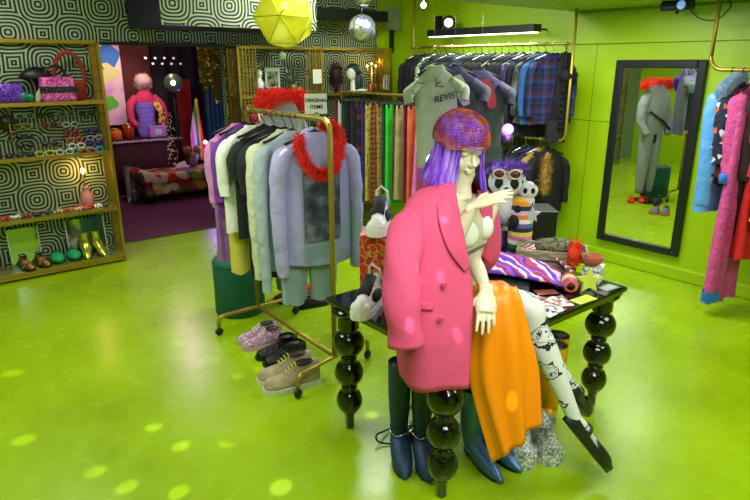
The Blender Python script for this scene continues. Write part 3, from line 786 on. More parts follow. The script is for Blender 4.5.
garment('small_black_bag', 'small flat black bag hanging below the black lace dress', 'bag', (UX - .02, 3.60, 1.50), radians(-40), m_blk, 'skirt', w=.20, L=.22, t=.05, hook=False, folds=.001)
# ---- lower wall rail
lower = [('black_blouse', 'black blouse at the near end of the lower wall rail', '0c0d12', None), ('gold_black_top', 'black and gold patterned top on the lower wall rail', '', dict(kind='leopard', cols=['0c0c10', '1c1810', 'a08030'], scale=16)),
 ('navy_blouse', 'navy blouse on the lower wall rail behind the panda', '141c44', None)] + [('dark_blouse', 'dark blouse in the row on the lower wall rail', c, None) for c in ('10141c', '0a0c10', '1a1c2c', '121820', '16121c', '0c1014', '20182c')]
for i, (n_, lb, c, kw) in enumerate(lower):
    garment(n_, lb, 'blouse', (UX, 3.68 + i * .095, 1.20), radians(random.uniform(-30, -14)), cloth(n_ + c, c or '101010', **(kw or {})), w=.40, L=random.uniform(.55, .68), sl=.45, t=.08, group='dark blouses on the lower wall rail' if n_ == 'dark_blouse' else None, hmat=(m_chrome if i % 2 else m_hang))
ft = root('fox_tail', (UX - .04, 3.60, 1.20), 'fluffy tan fur tail hanging on the lower wall rail', 'fur tail')
ob('tail', fur(MB().ell((-.16, -.05, -.30), (.05, .045, .21)), [(-.16, -.05, -.14), (-.165, -.05, -.30), (-.155, -.05, -.46)], .05, 2600, .035, .0025, .6), M('tan_fur', '9a7426', rough=.9, kind='noise', cols=['6a4a18', 'a88236', 'c8a85a'], scale=25), ft)
ob('hanging_cord', MB().tube([(0, 0, .016), (-.03, -.01, -.01), (-.14, -.05, -.10)], .004, 6), m_blk, ft)
# ---- three printed T-shirts hung facing out
tees = [('pale_green_tee', 'pale green T-shirt with black scrawled writing hung in front of the skirt rack', (3.265, 3.33, 2.02), 'a4b890', -34, 8),
        ('charcoal_graphic_tee', 'charcoal T-shirt with violet fade and a white creature print', (3.50, 3.36, 2.01), '34403e', -44, 0),
        ('slate_graphic_tee', 'slate T-shirt with violet neck and a red and white print, right of the charcoal one', (3.76, 3.32, 1.98), '3a4444', -38, 0)]
for i, (n_, lb, lc, c, rz, _) in enumerate(tees):
    kw = {} if i == 0 else dict(kind='noise', cols=['2c3836', '46504c', '4a2c8a'], scale=2.2)
    o = garment(n_, lb, 'T-shirt', lc, radians(rz), cloth(n_ + '_jersey', c, **kw), w=(.32, .40, .42)[i], L=.74, sl=.15, sr=(.055, .07, .07)[i], t=.06, splay=.09, folds=.006)
    if i == 0: o.rotation_euler.y = radians(-3)
    ob('suspension_thread', MB().tube([(0, 0, .018), (0, 0, 2.44 - lc[2])], .0015, 5), m_chrome, o)
    if i == 0:
        ink = M('black_print_ink', '101414', rough=.8)
        text_mesh('scrawled_word', 'REVIS', .065, ink, o, (.05, -.048, -.32), (pi / 2, radians(-10), 0), shear=.3)
        sun = MB()
        for k in range(12):
            a = 2 * pi * k / 12; sun.tube([(.05 + .036 * cos(a), -.05, -.50 + .036 * sin(a)), (.05 + .058 * cos(a + .15), -.05, -.50 + .058 * sin(a + .15))], .004, 4)
        sun.tube([(.05 + .032 * cos(2 * pi * k / 16), -.05, -.50 + .032 * sin(2 * pi * k / 16)) for k in range(17)], .004, 4)
        sun.tube([(.03, -.05, -.495), (.04, -.05, -.505)], .005, 4).tube([(.06, -.05, -.495), (.07, -.05, -.505)], .005, 4).tube([(.035, -.05, -.52), (.05, -.05, -.528), (.065, -.05, -.518)], .004, 4)
        ob('printed_sun', sun, ink, o)
        ob('printed_scrawl', MB().tube([(-.01, -.048, -.17), (.0, -.05, -.22), (.03, -.05, -.20), (-.02, -.05, -.23), (.05, -.05, -.24)], .004, 4).tube([(-.15, -.045, -.2), (-.1, -.05, -.21)], .004, 4), ink, o)
    else:
        wp = M('white_print_ink', 'a8b0a8', rough=.8)
        b2 = MB(); x0 = 0.0
        patch([[(x0 - .02, -.045, -.16), (x0 + .05, -.045, -.14)], [(x0 + .02, -.05, -.22), (x0 + .09, -.05, -.20)], [(x0 + .03, -.052, -.30), (x0 + .12, -.05, -.27)], [(x0 + .08, -.054, -.38), (x0 + .13, -.052, -.36)]], 4, 4, wrinkle=.002, mb=b2)
        ob('creature_print', b2, wp if i == 1 else M('red_print_ink', 'a03038', rough=.8), o)
        for q in range(7):
            a = q * pi / 7
            if i == 1: ob('printed_star', MB().tube([(-.07 - .045 * cos(a), -.06, -.19 - .045 * sin(a)), (-.07 + .045 * cos(a), -.06, -.19 + .045 * sin(a))], .002, 4), wp, o) if q == 0 else None
# ---- right hand rail
m_bfur = M('pale_blue_fur', 'a8c4dc', rough=.9)
SX, SZ = 5.2, 1.90
c1 = garment('blue_coat', 'pale blue satin coat with a fluffy pale blue collar, leftmost on the ceiling rail', 'coat', (SX, 2.02, SZ), radians(-8), M('blue_satin', '5a9ee0', rough=.4, bump=.5, bscale=9), w=.42, L=1.0, sl=.84, t=.14, sr=.07, splay=.03)
ob('fur_collar', fur(MB().tube([(-.15, -.03, -.22), (-.17, -.05, -.14), (-.08, -.06, -.08), (.05, -.05, -.07)], .045, 10), [(-.15, -.04, -.26), (-.18, -.05, -.15), (-.09, -.06, -.08), (.05, -.05, -.06)], .05, 9000, .022, .0018), m_bfur, c1)
garment('navy_print_shirt', 'navy shirt with white and orange print between the blue coat and the pink suit', 'shirt', (SX, 1.94, SZ), radians(-8), cloth('navy_print', '1a2244', kind='cells', cols=['1a2244', '141c3a', '1a2244', 'c8ccd8', 'b85a24', '141c3a'], scale=26), w=.42, L=.78, sl=.5, t=.08)
c3 = cloth('pink_blue_houndstooth', 'c8449a', kind='leopard', cols=['4460d0', 'c8408c', 'd0508c'], scale=34)
pk = garment('pink_pattern_jacket', 'pink jacket with blue mottled pattern and blue cuffs on the ceiling rail', 'jacket', (SX, 1.85, SZ), radians(-8), c3, w=.44, L=.72, sl=.60, t=.10, sr=.06)
m_cuff = cloth('bright_blue_cuff', '2a7ad8')
ob('cuff', MB().tube([(-.245, -.035, -.76), (-.248, -.037, -.83)], .055, 12, flat=.7), m_cuff, pk)
tr = garment('pink_pattern_trousers', 'flared pink trousers with blue mottled pattern and blue hems', 'trousers', (SX - .10, 1.80, SZ - .20), radians(-6), c3, 'pants', w=.34, L=1.50, hem=.46, t=.11, hook=False)
ob('hem_band', MB().rings([[(s_ + .105 * cos(a), .056 * sin(a), z) for a in [2 * pi * k / 20 for k in range(20)]] for s_, z in ((-.125, -1.59), (-.125, -1.50))], (False, False)), m_cuff, tr)
garment('dark_maroon_coat', 'dark maroon long coat between the pink suit and the red top', 'coat', (SX, 1.74, SZ), radians(-8), cloth('dark_maroon', '2a0c14'), w=.42, L=1.15, sl=.6, t=.09)
garment('red_ruffle_top', 'red ruffled top on the ceiling rail', 'top', (SX - .02, 1.68, SZ), radians(-8), cloth('red_silk', 'c02838', bump=.6), w=.44, L=.66, sl=.36, t=.16, folds=.03)
garment('tiger_stripe_dress', 'orange and black tiger striped dress on the ceiling rail', 'dress', (SX - .10, 1.56, SZ), radians(-8), cloth('tiger_stripe', 'c89a30', kind='zebra', cols=['c89a38', '1a140c'], scale=5), 'dress', w=.40, L=.98, t=.12)
garment('scarlet_trousers', 'scarlet red trousers hanging below the tiger striped dress', 'trousers', (SX - .05, 1.66, SZ - .45), radians(-8), cloth('scarlet', 'd01c18'), 'pants', w=.36, L=.86, t=.10, hook=False)
garment('black_long_dress', 'black long dress rightmost in view on the ceiling rail', 'dress', (SX, 1.42, SZ), radians(-8), cloth('black_jersey', ''), 'dress', w=.42, L=1.2, t=.1)
# ================================================================== GOLD SHELVING
def shelving(name, label, X0, X1, Y0, Y1, Zt, shelves, panels):
    r = root(name, ((X0 + X1) / 2, (Y0 + Y1) / 2, 0), label, 'shelving unit')
    a, b = X0 - (X0 + X1) / 2, X1 - (X0 + X1) / 2; c, d = Y0 - (Y0 + Y1) / 2, Y1 - (Y0 + Y1) / 2; t = .014
    for x in (a, b):
        for y in (c, d): ob('post', MB().box(x - t, x + t, y - t, y + t, 0, Zt), m_gold, r)
    for z in (Zt - t, .035):
        fr = MB()
        for y in (c, d): fr.box(a, b, y - t, y + t, z - t, z + t)
        for x in (a, b): fr.box(x - t, x + t, c, d, z - t, z + t)
        ob('frame', fr, m_gold, r)
    for z in shelves:
        s_ = ob('shelf', MB().box(a, b, c, d, z - .012, z), M('smoked_glass_shelf', '6a7840', rough=.15, coat=.3), r)
        ob('shelf_rim', MB().box(a, b, c - .016, c - .002, z - .028, z + .006).box(a, b, d + .002, d + .014, z - .02, z + .004), m_gold, s_)
    for x in panels:
        x -= (X0 + X1) / 2; p = MB(); n = 6
        for k in range(n): y = c + (d - c) * (k + .5) / n; p.box(x - .004, x + .004, y - .008, y + .008, .06, Zt - .02)
        z = .15
        while z < Zt - .1: p.box(x - .003, x + .003, c, d, z, z + .008); z += .11
        ob('side_panel', p, m_gold, r)
    return r
def front_grille(r, X0, X1, Y, z0, z1, nx, dz):
    p = MB(); cx, cy = r.location.x, r.location.y
    for k in range(nx + 1): x = X0 + (X1 - X0) * k / nx; p.box(x - cx - .006, x - cx + .006, Y - cy - .004, Y - cy + .004, z0, z1)
    z = z0
    while z <= z1: p.box(X0 - cx, X1 - cx, Y - cy - .003, Y - cy + .003, z, z + .008); z += dz
    ob('grille_panel', p, m_gold, r)
sl_ = shelving('gold_shelving', 'gold framed shelving of bags, sunglasses and shoes left of the carpeted opening', -.5, 1.70, 6.2, 6.46, 2.15, (.08, .57, 1.13, 1.61), (1.70, -.5))
sr_ = shelving('gold_shelving', 'gold framed shelving right of the opening, behind the clothes racks', 3.12, 5.28, 6.2, 6.46, 2.13, (.35, .95, 1.60), (3.12, 4.2, 5.28))
ob('divider_post', MB().box(-.015, .015, -.144, -.116, 0, 2.13), m_gold, sr_)
front_grille(sr_, 3.14, 3.34, 6.21, .35, 2.1, 5, .035)
front_grille(sr_, 4.0, 4.17, 6.21, 1.62, 2.1, 4, .5)
front_grille(sr_, 5.02, 5.24, 6.21, .95, 2.1, 5, .5)
m_gl = lambda n, c, **k: M(n, c, rough=.3, metal=.5, kind='cells', cols=k.pop('cols'), scale=k.pop('scale', 140), bump=.5)
Z1, Z2, Z3, Z4 = 1.61, 1.13, .57, .08
def bag(name, label, x, y, z, w, h, d, mat, band=None, handle=None, cat='handbag'):
    r = root(name, (x, y, z), label, cat)
    m = MB(); rs = []
    for zz, k in ((0, .92), (.02, 1), (h * .5, 1.02), (h - .02, .97), (h, .88)):
        rs.append([(w / 2 * k * (1 if cos(a) > 0 else -1) * abs(cos(a)) ** .35, d / 2 * k * (1 if sin(a) > 0 else -1) * abs(sin(a)) ** .35, zz) for a in [2 * pi * q / 28 for q in range(28)]])
    m.rings(rs); ob('body', m, mat, r)
    if band:
        rs = [[(p[0] * 1.02, p[1] * 1.04, zz) for p in rs[2]] for zz in (h * .36, h * .62)]
        ob('band', MB().rings(rs, (False, False)), band, r)
    if handle: ob('handle', MB().tube([(w * .28 * cos(a), 0, h + handle[1] * sin(a)) for a in [pi * q / 12 for q in range(13)]], handle[0], 8), handle[2], r)
    return r
bag('sequin_pouch', 'violet sequined pouch at the left end of the top shelf', .95, 6.33, Z1, .20, .17, .10, m_gl('violet_sequins', '5a30b0', cols=['6a3ad0', '3a2080', '9a5ae0', '301860']))
bag('glitter_handbag', 'pink glitter handbag with a broad black band on the top shelf', 1.33, 6.30, Z1, .30, .22, .12, m_gl('pink_glitter', 'c83c9c', cols=['e05ab8', 'b02c88', 'ff9ad8', 'a02478']), m_gl('black_glitter', '101018', cols=['0a0a10', '202028', '080808', '505058']), (.012, .10, m_blk))
rb = root('raffia_basket', (1.47, 6.40, Z1), 'coral red woven basket with a tall arched handle behind the glitter handbag', 'basket')
m_raf = M('coral_raffia', 'a83a2a', rough=.8, kind='zebra', cols=['b84434', '7a2418'], scale=30, bump=.6)
ob('basket_body', MB().lathe([(.09, 0), (.13, .02), (.14, .16), (.15, .18)], seg=28).xf(Matrix.Diagonal((1, .34, 1, 1))), m_raf, rb)
ob('handle', MB().tube([(.135 * cos(a), 0, .17 + .27 * sin(a)) for a in [pi * q / 16 for q in range(17)]], .02, 10), m_raf, rb)
ht = root('black_bag', (1.19, 6.40, Z1), 'black domed bag shaped like a hat, beside the arched basket handle', 'bag')
ob('dome', MB().lathe([(.13, .20), (.15, .215), (.12, .26), (.06, .30), (.01, .31)], seg=24).xf(Matrix.Diagonal((1, .5, 1, 1))), m_blk, ht)
ob('stand', MB().lathe([(.05, 0), (.05, .008), (.01, .015), (.01, .21)], (0, 0, 0), 16), m_blk, ht)
gs = root('green_bow', (1.08, 6.30, Z1), 'dark green satin bow with a cream leaf on the top shelf', 'bow')
ob('bow', MB().ell((-.03, 0, .05), (.05, .03, .045)).ell((.02, 0, .04), (.035, .03, .04)), M('dark_green_satin', '0c6a4a', rough=.3), gs)
ob('leaf', patch([[(.05, -.02, .0), (.08, -.02, .0)], [(.06, -.03, .07), (.11, -.02, .06)], [(.10, -.03, .13), (.112, -.02, .125)]], 3, 3), M('cream_leaf', 'b8b48a', rough=.6), gs, solid=.003)
# sunglasses: two lenses, bridge, temples
def sunglasses(c, lc, label, x, y, z, s=1.0, group=None, rz=0.0, tilt=0):
    r = root('sunglasses', (x, y, z), label, 'sunglasses', group, rz)
    f = MB()
    for q in (-1, 1):
        f.tube([(q * .035 * s + .026 * s * cos(a), 0, .02 * s * sin(a)) for a in [2 * pi * k / 14 for k in range(15)]], .0042 * s, 6)
        f.tube([(q * .062 * s, 0, .012 * s), (q * .066 * s, .06 * s, .012 * s), (q * .064 * s, .12 * s, 0)], .003 * s, 5)
    f.tube([(-.012 * s, 0, .006 * s), (0, -.002, .01 * s), (.012 * s, 0, .006 * s)], .003 * s, 6)
    ob('frame', f, M('frame_' + c, c, rough=.3), r)
    for q in (-1, 1): ob('lens', MB().lathe([(.024 * s, -.001), (.024 * s, .001)], (q * .035 * s, 0, 0), 14, axis=(0, 1, 0)).xf(Matrix.Diagonal((1, 1, .85, 1))), M('lens_' + lc, lc, rough=.08, coat=.5), r)
    return r
gl = [ # x, z, frame, lens, label
 (1.03, 1.49, '909890', '101214', 'grey rimmed sunglasses at the left of the top wire'), (1.20, 1.49, '14161a', '1c1410', 'black sunglasses on the top wire of the left shelving'), (1.38, 1.49, '787e70', '15181a', 'silver grey sunglasses in the middle of the top wire'), (1.56, 1.49, '30343a', '0c0c10', 'charcoal sunglasses at the right end of the top wire'),
 (1.00, 1.40, '8a9030', '141810', 'olive yellow rimmed sunglasses left on the second wire'), (1.22, 1.40, '7a1820', '301014', 'dark red sunglasses on the second wire'), (1.40, 1.395, 'c8c8c0', '202420', 'thin white rimmed sunglasses on the second wire'),
 (1.00, 1.31, '0c0d10', '0e1014', 'black sunglasses at the left of the third wire'), (1.40, 1.32, '902418', '2a0e0c', 'brick red cat eye sunglasses on the third wire'), (1.58, 1.325, '1a1c60', '0c0c20', 'navy glitter sunglasses at the right of the third wire'),
 (1.42, 1.25, 'e05a34', '301410', 'bright orange sunglasses above the white ones'), (1.60, 1.255, 'a8b0b4', '1c2024', 'silver sunglasses right of the orange pair'),
 (1.00, 1.225, '22262a', '101012', 'dark grey sunglasses at the left of the fourth wire'), (1.20, 1.225, '34382c', '14140e', 'dark olive sunglasses in the middle of the fourth wire'), (1.43, 1.19, 'e8ece8', '1c2024', 'white oval sunglasses above the shelf edge'), (1.60, 1.195, '3a2a90', '141030', 'violet sunglasses right of the white oval pair')]
wr = root('sunglass_rack', (1.30, 6.36, Z2), 'wire sunglass rack of five bars on the sunglasses shelf', 'display rack')
for k, z in enumerate((.045, .085, .17, .255, .345)): ob('wire', MB().tube([(-.40, 0, z), (.38, 0, z)], .003, 6), m_gold, wr)
for x in (-.40, .38): ob('upright', MB().tube([(x, 0, 0), (x, 0, .40)], .005, 6), m_gold, wr)
for x, z, c, lc, lb in gl: sunglasses(c, lc, lb, x, 6.335, z, 1.12, rz=random.uniform(-.1, .1))
low = [(.80, '283034', '101010', 'dark pair'), (.97, '30382c', '141414', 'black rimmed pair'), (1.13, 'b8c838', '202410', 'lime yellow pair'), (1.30, 'd8dcc0', '303028', 'ivory pair'), (1.43, '3ab04a', '1c3020', 'green pair'), (1.57, '30b8d0', '103038', 'turquoise pair')]
for x, c, lc, lb in low: sunglasses(c, lc, lb + ' of sunglasses lying on the shelf below the wire rack', x, 6.25, Z2 + .022, 1.2)
sunglasses('c83428', '301010', 'red pair of sunglasses at the right end below the turquoise pair', 1.50, 6.215, Z2 + .02, 1.1)
r = root('oval_mirror', (.90, 6.42, Z2), 'dark oval hand mirror behind the sunglasses at the left', 'mirror')
ob('disc', MB().lathe([(.07, -.006), (.075, 0), (.07, .006)], (0, 0, .30), 24, axis=(0, 1, 0)), M('dark_red_disc', '2a0c10', rough=.3), r); ob('stem', MB().tube([(0, 0, 0), (0, 0, .24)], .006, 8), m_blk, r)
# jewellery shelf
def small(name, label, cat, x, y, z, mb, mat, group=None): return tag(ob(name, mb, mat, loc=(x, y, z)), label, cat, group)
jw = [('b81c20', 'red bead cluster at the left of the jewellery shelf'), ('d8dcd8', 'white crystal cluster beside the red beads'), ('701018', 'dark red bead cluster beside the white crystals'), ('101010', 'black bead cluster on the jewellery shelf'), ('14302a', 'bottle green bead cluster on the jewellery shelf'),
      ('c8b070', 'pale gold bead cluster on the jewellery shelf'), ('b85a3a', 'terracotta bead cluster on the jewellery shelf'), ('e8a088', 'peach bead cluster on the jewellery shelf'), ('d04a28', 'orange red bead cluster beside the pink vase'), ('e0e0cc', 'ivory bead cluster right of the pink vase'), ('48503a', 'moss green bead cluster at the right end of the jewellery shelf')]
for i, (c, lb) in enumerate(jw):
    m = MB()
    for k in range(14): m.ell((random.uniform(-.035, .035), random.uniform(-.03, .03), random.uniform(.012, .03)), random.uniform(.009, .015), 8, n=5)
    small('bead_bracelets', lb, 'jewellery', .72 + i * .09, 6.28, Z3, m, M('bead_' + c, c, rough=.2, coat=.4))
v = root('pink_vase', (1.46, 6.36, Z3), 'rounded dusty pink vase on the jewellery shelf', 'vase')
ob('vase_body', MB().lathe([(.03, 0), (.05, .01), (.065, .07), (.06, .13), (.035, .165), (.028, .20), (.034, .21)], seg=24), M('dusty_pink_glaze', 'c87a78', rough=.35), v)
bl = root('bulb_lamp', (1.46, 6.30, Z3 + .21), 'small glowing bulb lamp above the pink vase', 'lamp')
bl.location = (1.47, 6.42, Z3)
ob('lamp_stem', MB().lathe([(.03, 0), (.03, .008), (.006, .014), (.006, .32), (.012, .33)], seg=12), m_gold, bl)
ob('bulb', MB().ell((0, 0, .36), (.022, .022, .028)), M('warm_bulb', 'ffc060', emit=30, ecol='ffb050'), bl)
lamp('bulb_light', 'POINT', (1.46, 6.34, Z3 + .37), 3.0, (1, .55, .18), soft=.03)
# bottom shelf: two leaning panels, shoes, slippers, boots
m_mp = M('silvered_panel', 'b8c8c0', rough=.05, metal=.95)
for i, (x, w, h, lb) in enumerate(((.86, .26, .36, 'small leaning mirror panel behind the brown shoes'), (1.42, .36, .37, 'wider leaning mirror panel behind the gold boots'))):
    r = root('leaning_mirror', (x, 6.42, Z4), lb, 'mirror')
    ob('glass', MB().box(-w / 2, w / 2, -.004, .004, 0, h), m_mp, r).rotation_euler.x = radians(-6)
    for q in (-1, 1): e = ob('edge_strip', MB().box(q * w / 2 - .004, q * w / 2 + .004, -.006, .006, 0, h), m_white, r); e.rotation_euler.x = radians(-6)
def shoe_mesh(L=.26, W=.09, H=.09, top=.5, sole=.02):
    """rounded shoe, toe at -y"""
    up, so = MB(), MB(); secs = [(0, .35, .45), (.06, .75, .75), (.2, .98, .8), (.38, 1.0, .95), (.55, .86, 1.25), (.75, .8, 1.55), (.92, .78, 1.6), (1.0, .5, 1.5)]
    rs, sr = [], []
    for f, w, h in secs:
        y = -L / 2 + L * f; ww = W / 2 * w; hh = H * .62 * h
        rs.append([(ww * cos(a) * (1 if sin(a) < .3 else .8), y, sole + hh * max(0, sin(a))) if sin(a) >= 0 else (ww * cos(a), y, sole) for a in [2 * pi * k / 18 for k in range(18)]])
        sr.append([(ww * 1.08 * cos(a), y + (.006 if f == 1 else -.006 if f == 0 else 0), 0 if sin(a) < 0 else sole + .003) for a in [2 * pi * (k + .5) / 12 for k in range(12)]])
    up.rings(rs); so.rings(sr, smooth=False)
    return up, so
def pair(name, label, x, y, z, rz, um, sm, gap=.11, laces=None, L=.26, W=.09, H=.09, extra=None, lab2=None, skew=.0, cat='shoe', sole=.02):
    for i, s in enumerate((-1, 1)):
        u, so = shoe_mesh(L, W, H, sole=sole); c, sn = cos(rz), sin(rz)
        r = root(name, (x + s * gap / 2 * c - s * skew * sn, y + s * gap / 2 * sn + s * skew * c, z), (label, lab2 or label)[i], cat, None if lab2 else 'pair of ' + name.replace('_', ' ') + 's', rz)
        ob('upper', u, um, r); ob('sole', so, sm, r)
        ob('opening', MB().ell((0, L * .24, sole + H * .93), (W * .27, L * .17, .012)), m_blk, r)
        if laces:
            for k in range(4): y0 = -L * .10 + k * L * .055; zz = sole + H * (.66 + .10 * k); ob('lace', MB().tube([(-W * .24, y0, zz - .008), (0, y0 - .004, zz + .010), (W * .24, y0, zz - .008)], .004, 5), laces, r)
        if extra: extra(r, s)
def l2(a): return ('left one of the pair of ' + a, 'right one of the pair of ' + a)
m_brs = M('brown_gold_shoe', '4a2a14', rough=.4, kind='blotch', cols=['3a1c0e', '6a3c18', 'c0943a'], scale=30)
a, b = l2('brown shoes with gold trim on the bottom shelf')
pair('brown_shoe', a, .90, 6.31, Z4, .1, m_brs, m_blk, .14, lab2=b, W=.11)
m_slp = cloth('emerald_plush', '10a060', rough=.7)
for x, lb in ((1.10, 'left emerald green rounded slipper on the bottom shelf'), (1.25, 'right emerald green rounded slipper beside the gold boots')):
    r = root('green_slipper', (x, 6.32, Z4), lb, 'slipper')
    ob('slipper_body', MB().ell((0, 0, .05), (.065, .12, .05)), m_slp, r); ob('foot_opening', MB().ell((0, .05, .085), (.035, .05, .015)), cloth('dark_green_plush', '064a2c'), r)
m_gb = M('gold_lame', 'c8c84a', rough=.2, metal=.7)
def boot(name, label, loc, rz, mat, h=.38, L=.27, W=.085, heel=.04, tr=.055, top_open=None, sole=None, cat='boot', pointy=1.0, fat=1.0):
    r = root(name, loc, label, cat, None, rz)
    m = MB(); hz = heel
    limb(m, [(0, L * .30, h), (0, L * .31, h * .6), (0, L * .30, h * .3), (0, L * .27, hz + .085), (0, L * .22, hz + .05), (0, -L * .05, .042 + hz * .35), (0, -L * .33, .028), (0, -L * .56, .012)],
         [tr * 1.08, tr, tr * .82, tr * .82, .050, .042 * fat, .034 * fat, .010 if pointy else .025], 5, 18, up=(1, 0, 0), caps=(False, True))
    ob('boot_body', m, mat, r)
    sm = sole or m_blk
    s = MB(); pts = [(-.5, .012), (-.45, .024), (-.3, .036), (-.1, .038), (.1, .03), (.2, .026), (.3, .03), (.4, .026), (.45, .012)]
    top = []
    for z0 in (0, .01):
        top.append([(w * fat, L * f, z0 + (max(0, (f + .05)) * hz * 1.9 if f > -.05 else 0)) for f, w in pts] + [(-w * fat, L * f, z0 + (max(0, (f + .05)) * hz * 1.9 if f > -.05 else 0)) for f, w in reversed(pts)])
    s.rings(top, smooth=False); ob('sole', s, sm, r)
    if hz > .02: ob('heel', MB().lathe([(.018, 0), (.02, .005), (.028, hz)], (0, L * .36, 0), 14), sm, r)
    ob('shaft_opening', MB().lathe([(tr * .98, h - .02), (tr * 1.0, h - .004)], (0, L * .30, 0), 18), top_open or m_blk, r)
    return r
boot('gold_ankle_boot', 'left gold high heeled ankle boot on the bottom shelf', (1.37, 6.32, Z4), -.15, m_gb, h=.24, L=.22, heel=.07, tr=.036)
boot('gold_ankle_boot', 'right gold high heeled ankle boot on the bottom shelf', (1.50, 6.32, Z4), .15, m_gb, h=.24, L=.22, heel=.07, tr=.036)
# right hand shelving contents (shelf at 1.60)
ZR = 1.60
def sign(name, label, x, y, z, w, h, mat, cat='sign', lines=None):
    r = root(name, (x, y, z), label, cat)
    ob('card', MB().box(-w / 2, w / 2, -.004, .004, 0, h), mat, r)
    for k, (s, sz, dz) in enumerate(lines or []): text_mesh('lettering', s, sz, M('black_print_ink', '101414', rough=.8), r, (0, -.007, dz), (pi / 2, 0, 0))
    return r
small('hanging_ornament', 'round white ornament hung from the shelf frame above the photo cards', 'ornament', 3.70, 6.25, 2.03, MB().ell((0, 0, 0), .045).tube([(0, 0, .04), (0, 0, .095)], .003, 5), m_white)
r = sign('photo_card', 'upright photo card with a grey portrait on the right shelving', 3.60, 6.32, ZR, .19, .30, m_white, 'photo card')
ob('photo', MB().box(-.07, .07, -.006, -.004, .09, .26), M('grey_portrait_print', '5a6a5a', kind='blotch', cols=['2c342c', '6a7a68', 'a0a890'], scale=14), r)
r = root('bust_figurine', (3.42, 6.30, ZR), 'small white bust figurine left of the photo card', 'figurine')
ob('figure', MB().lathe([(.05, 0), (.05, .02), (.03, .05), (.055, .10), (.06, .14), (.025, .18), (.02, .20)], seg=16).ell((0, 0, .235), (.035, .04, .05)), m_white, r)
r = root('twig_bouquet', (3.86, 6.32, ZR), 'grey dried twig bouquet right of the photo card', 'bouquet')
m = MB()
for k in range(40): a = random.uniform(0, 2 * pi); q = random.uniform(.02, .13); m.tube([(0, 0, 0), (q * .3 * cos(a), q * .2 * sin(a), .12), (q * cos(a), q * .6 * sin(a), random.uniform(.2, .34))], .003, 4)
ob('twigs', m, M('grey_twig', '4a5440', rough=.9), r); ob('pot', MB().lathe([(.04, 0), (.055, .10), (.05, .11)], seg=16), m_gold, r)
cl = ['a03828', '3a5a78', '6a7a30', '8a5a30', '285848', '7a3048', '5a6a78', 'a0802c']
nm = ['rust red', 'slate blue', 'olive', 'brown', 'dark green', 'plum', 'steel grey', 'ochre']
for k in range(8): small('rolled_scarf', nm[k] + ' rolled scarf at the front of the right shelving', 'scarf', 3.40 + k * .072, 6.24, ZR, MB().lathe([(.01, 0), (.032, .005), (.034, .05), (.02, .085)], seg=12), cloth('roll_' + cl[k], cl[k]))
sign('price_card', 'blank white card standing above the words sign', 4.11, 6.16, 1.72, .12, .16, m_white, 'card')
sg = root('words_sign', (2.0, 3.02, 1.665), 'white sign reading ORIGINAL ITEMS clipped on the front rack', 'sign', None, radians(-24))
ob('card', MB().box(-.065, .065, -.003, .003, 0, .115), M('sign_card', 'e4eadc', rough=.6), sg)
ink = M('black_print_ink', '101414', rough=.8)
text_mesh('lettering', 'ORIGINAL', .029, ink, sg, (0, -.005, .077), (pi / 2, 0, 0)); text_mesh('lettering', 'ITEMS', .030, ink, sg, (.002, -.005, .040), (pi / 2, 0, 0))
ob('clip', MB().box(-.012, .012, -.008, .008, -.008, .01), m_chrome, sg)
# second compartment
small('dark_red_wig', 'dark red curly wig at the left of the second compartment', 'wig', 4.48, 6.30, ZR, fur(MB().lathe([(.03, 0), (.03, .1), (.06, .16), (.07, .24), (.04, .31)], seg=14), [(0, 0, .12), (0, 0, .30)], .06, 700, .06, .006), M('dark_red_hair', '38100e', rough=.7))
r = root('head_stand', (4.74, 6.30, ZR), 'white head stand with a dark teal bobbed wig', 'wig stand')
ob('head_form', MB().ell((-.03, 0, .22), (.06, .07, .085)).lathe([(.06, 0), (.03, .03), (.03, .16)], (0, 0, 0), 14), m_white, r)
ob('teal_wig', MB().ell((.03, .02, .26), (.11, .09, .09)).ell((.07, 0, .13), (.065, .07, .12)), M('dark_teal_hair', '123a38', rough=.5, bump=.8, bscale=50), r)
small('eyeglass_case', 'pale folded cloth lying in front of the teal wig stand', 'cloth', 4.84, 6.24, ZR, MB().ell((0, 0, .02), (.09, .04, .02)), m_white)
r = root('candelabrum', (5.06, 6.32, ZR), 'gold candelabrum with warm glowing tips', 'candelabrum')
m = MB().lathe([(.045, 0), (.045, .01), (.012, .03), (.012, .32)], seg=14)
for s in (-1, 1): m.tube([(0, 0, .2), (s * .05, 0, .19), (s * .07, 0, .24), (s * .07, 0, .30)], .007, 6)
ob('stem', m, m_gold, r)
for x, z in ((-.07, .315), (0, .34), (.07, .315)): ob('glowing_tip', MB().ell((x, 0, z), .013, 10, n=6), M('warm_tip', 'ffcf80', emit=14, ecol='ffc070'), r)
for k, (c, n_) in enumerate((('b84a20', 'orange'), ('8a2a1c', 'brick red'), ('6a5a20', 'bronze'))): small('small_bottle', n_ + ' small bottle beside the candelabrum', 'bottle', 4.98 + k * .085, 6.24, ZR, MB().lathe([(.022, 0), (.026, .01), (.026, .07), (.01, .09), (.01, .11)], seg=12), M('glass_' + c, c, rough=.15, coat=.5))
r = sign('white_card', 'tilted white card at the right end of the shelf', 5.22, 6.22, ZR + .02, .13, .18, m_white, 'card'); r.rotation_euler.y = radians(12)
ob('card_print', MB().box(-.04, .04, -.006, -.004, .10, .104).box(-.04, .04, -.006, -.004, .07, .074).box(-.03, .03, -.006, -.004, .04, .044), M('grey_print', '6a706a'), r)
lamp('shelf_light', 'POINT', (5.06, 6.26, 1.97), 2.0, (1, .65, .3), soft=.02)
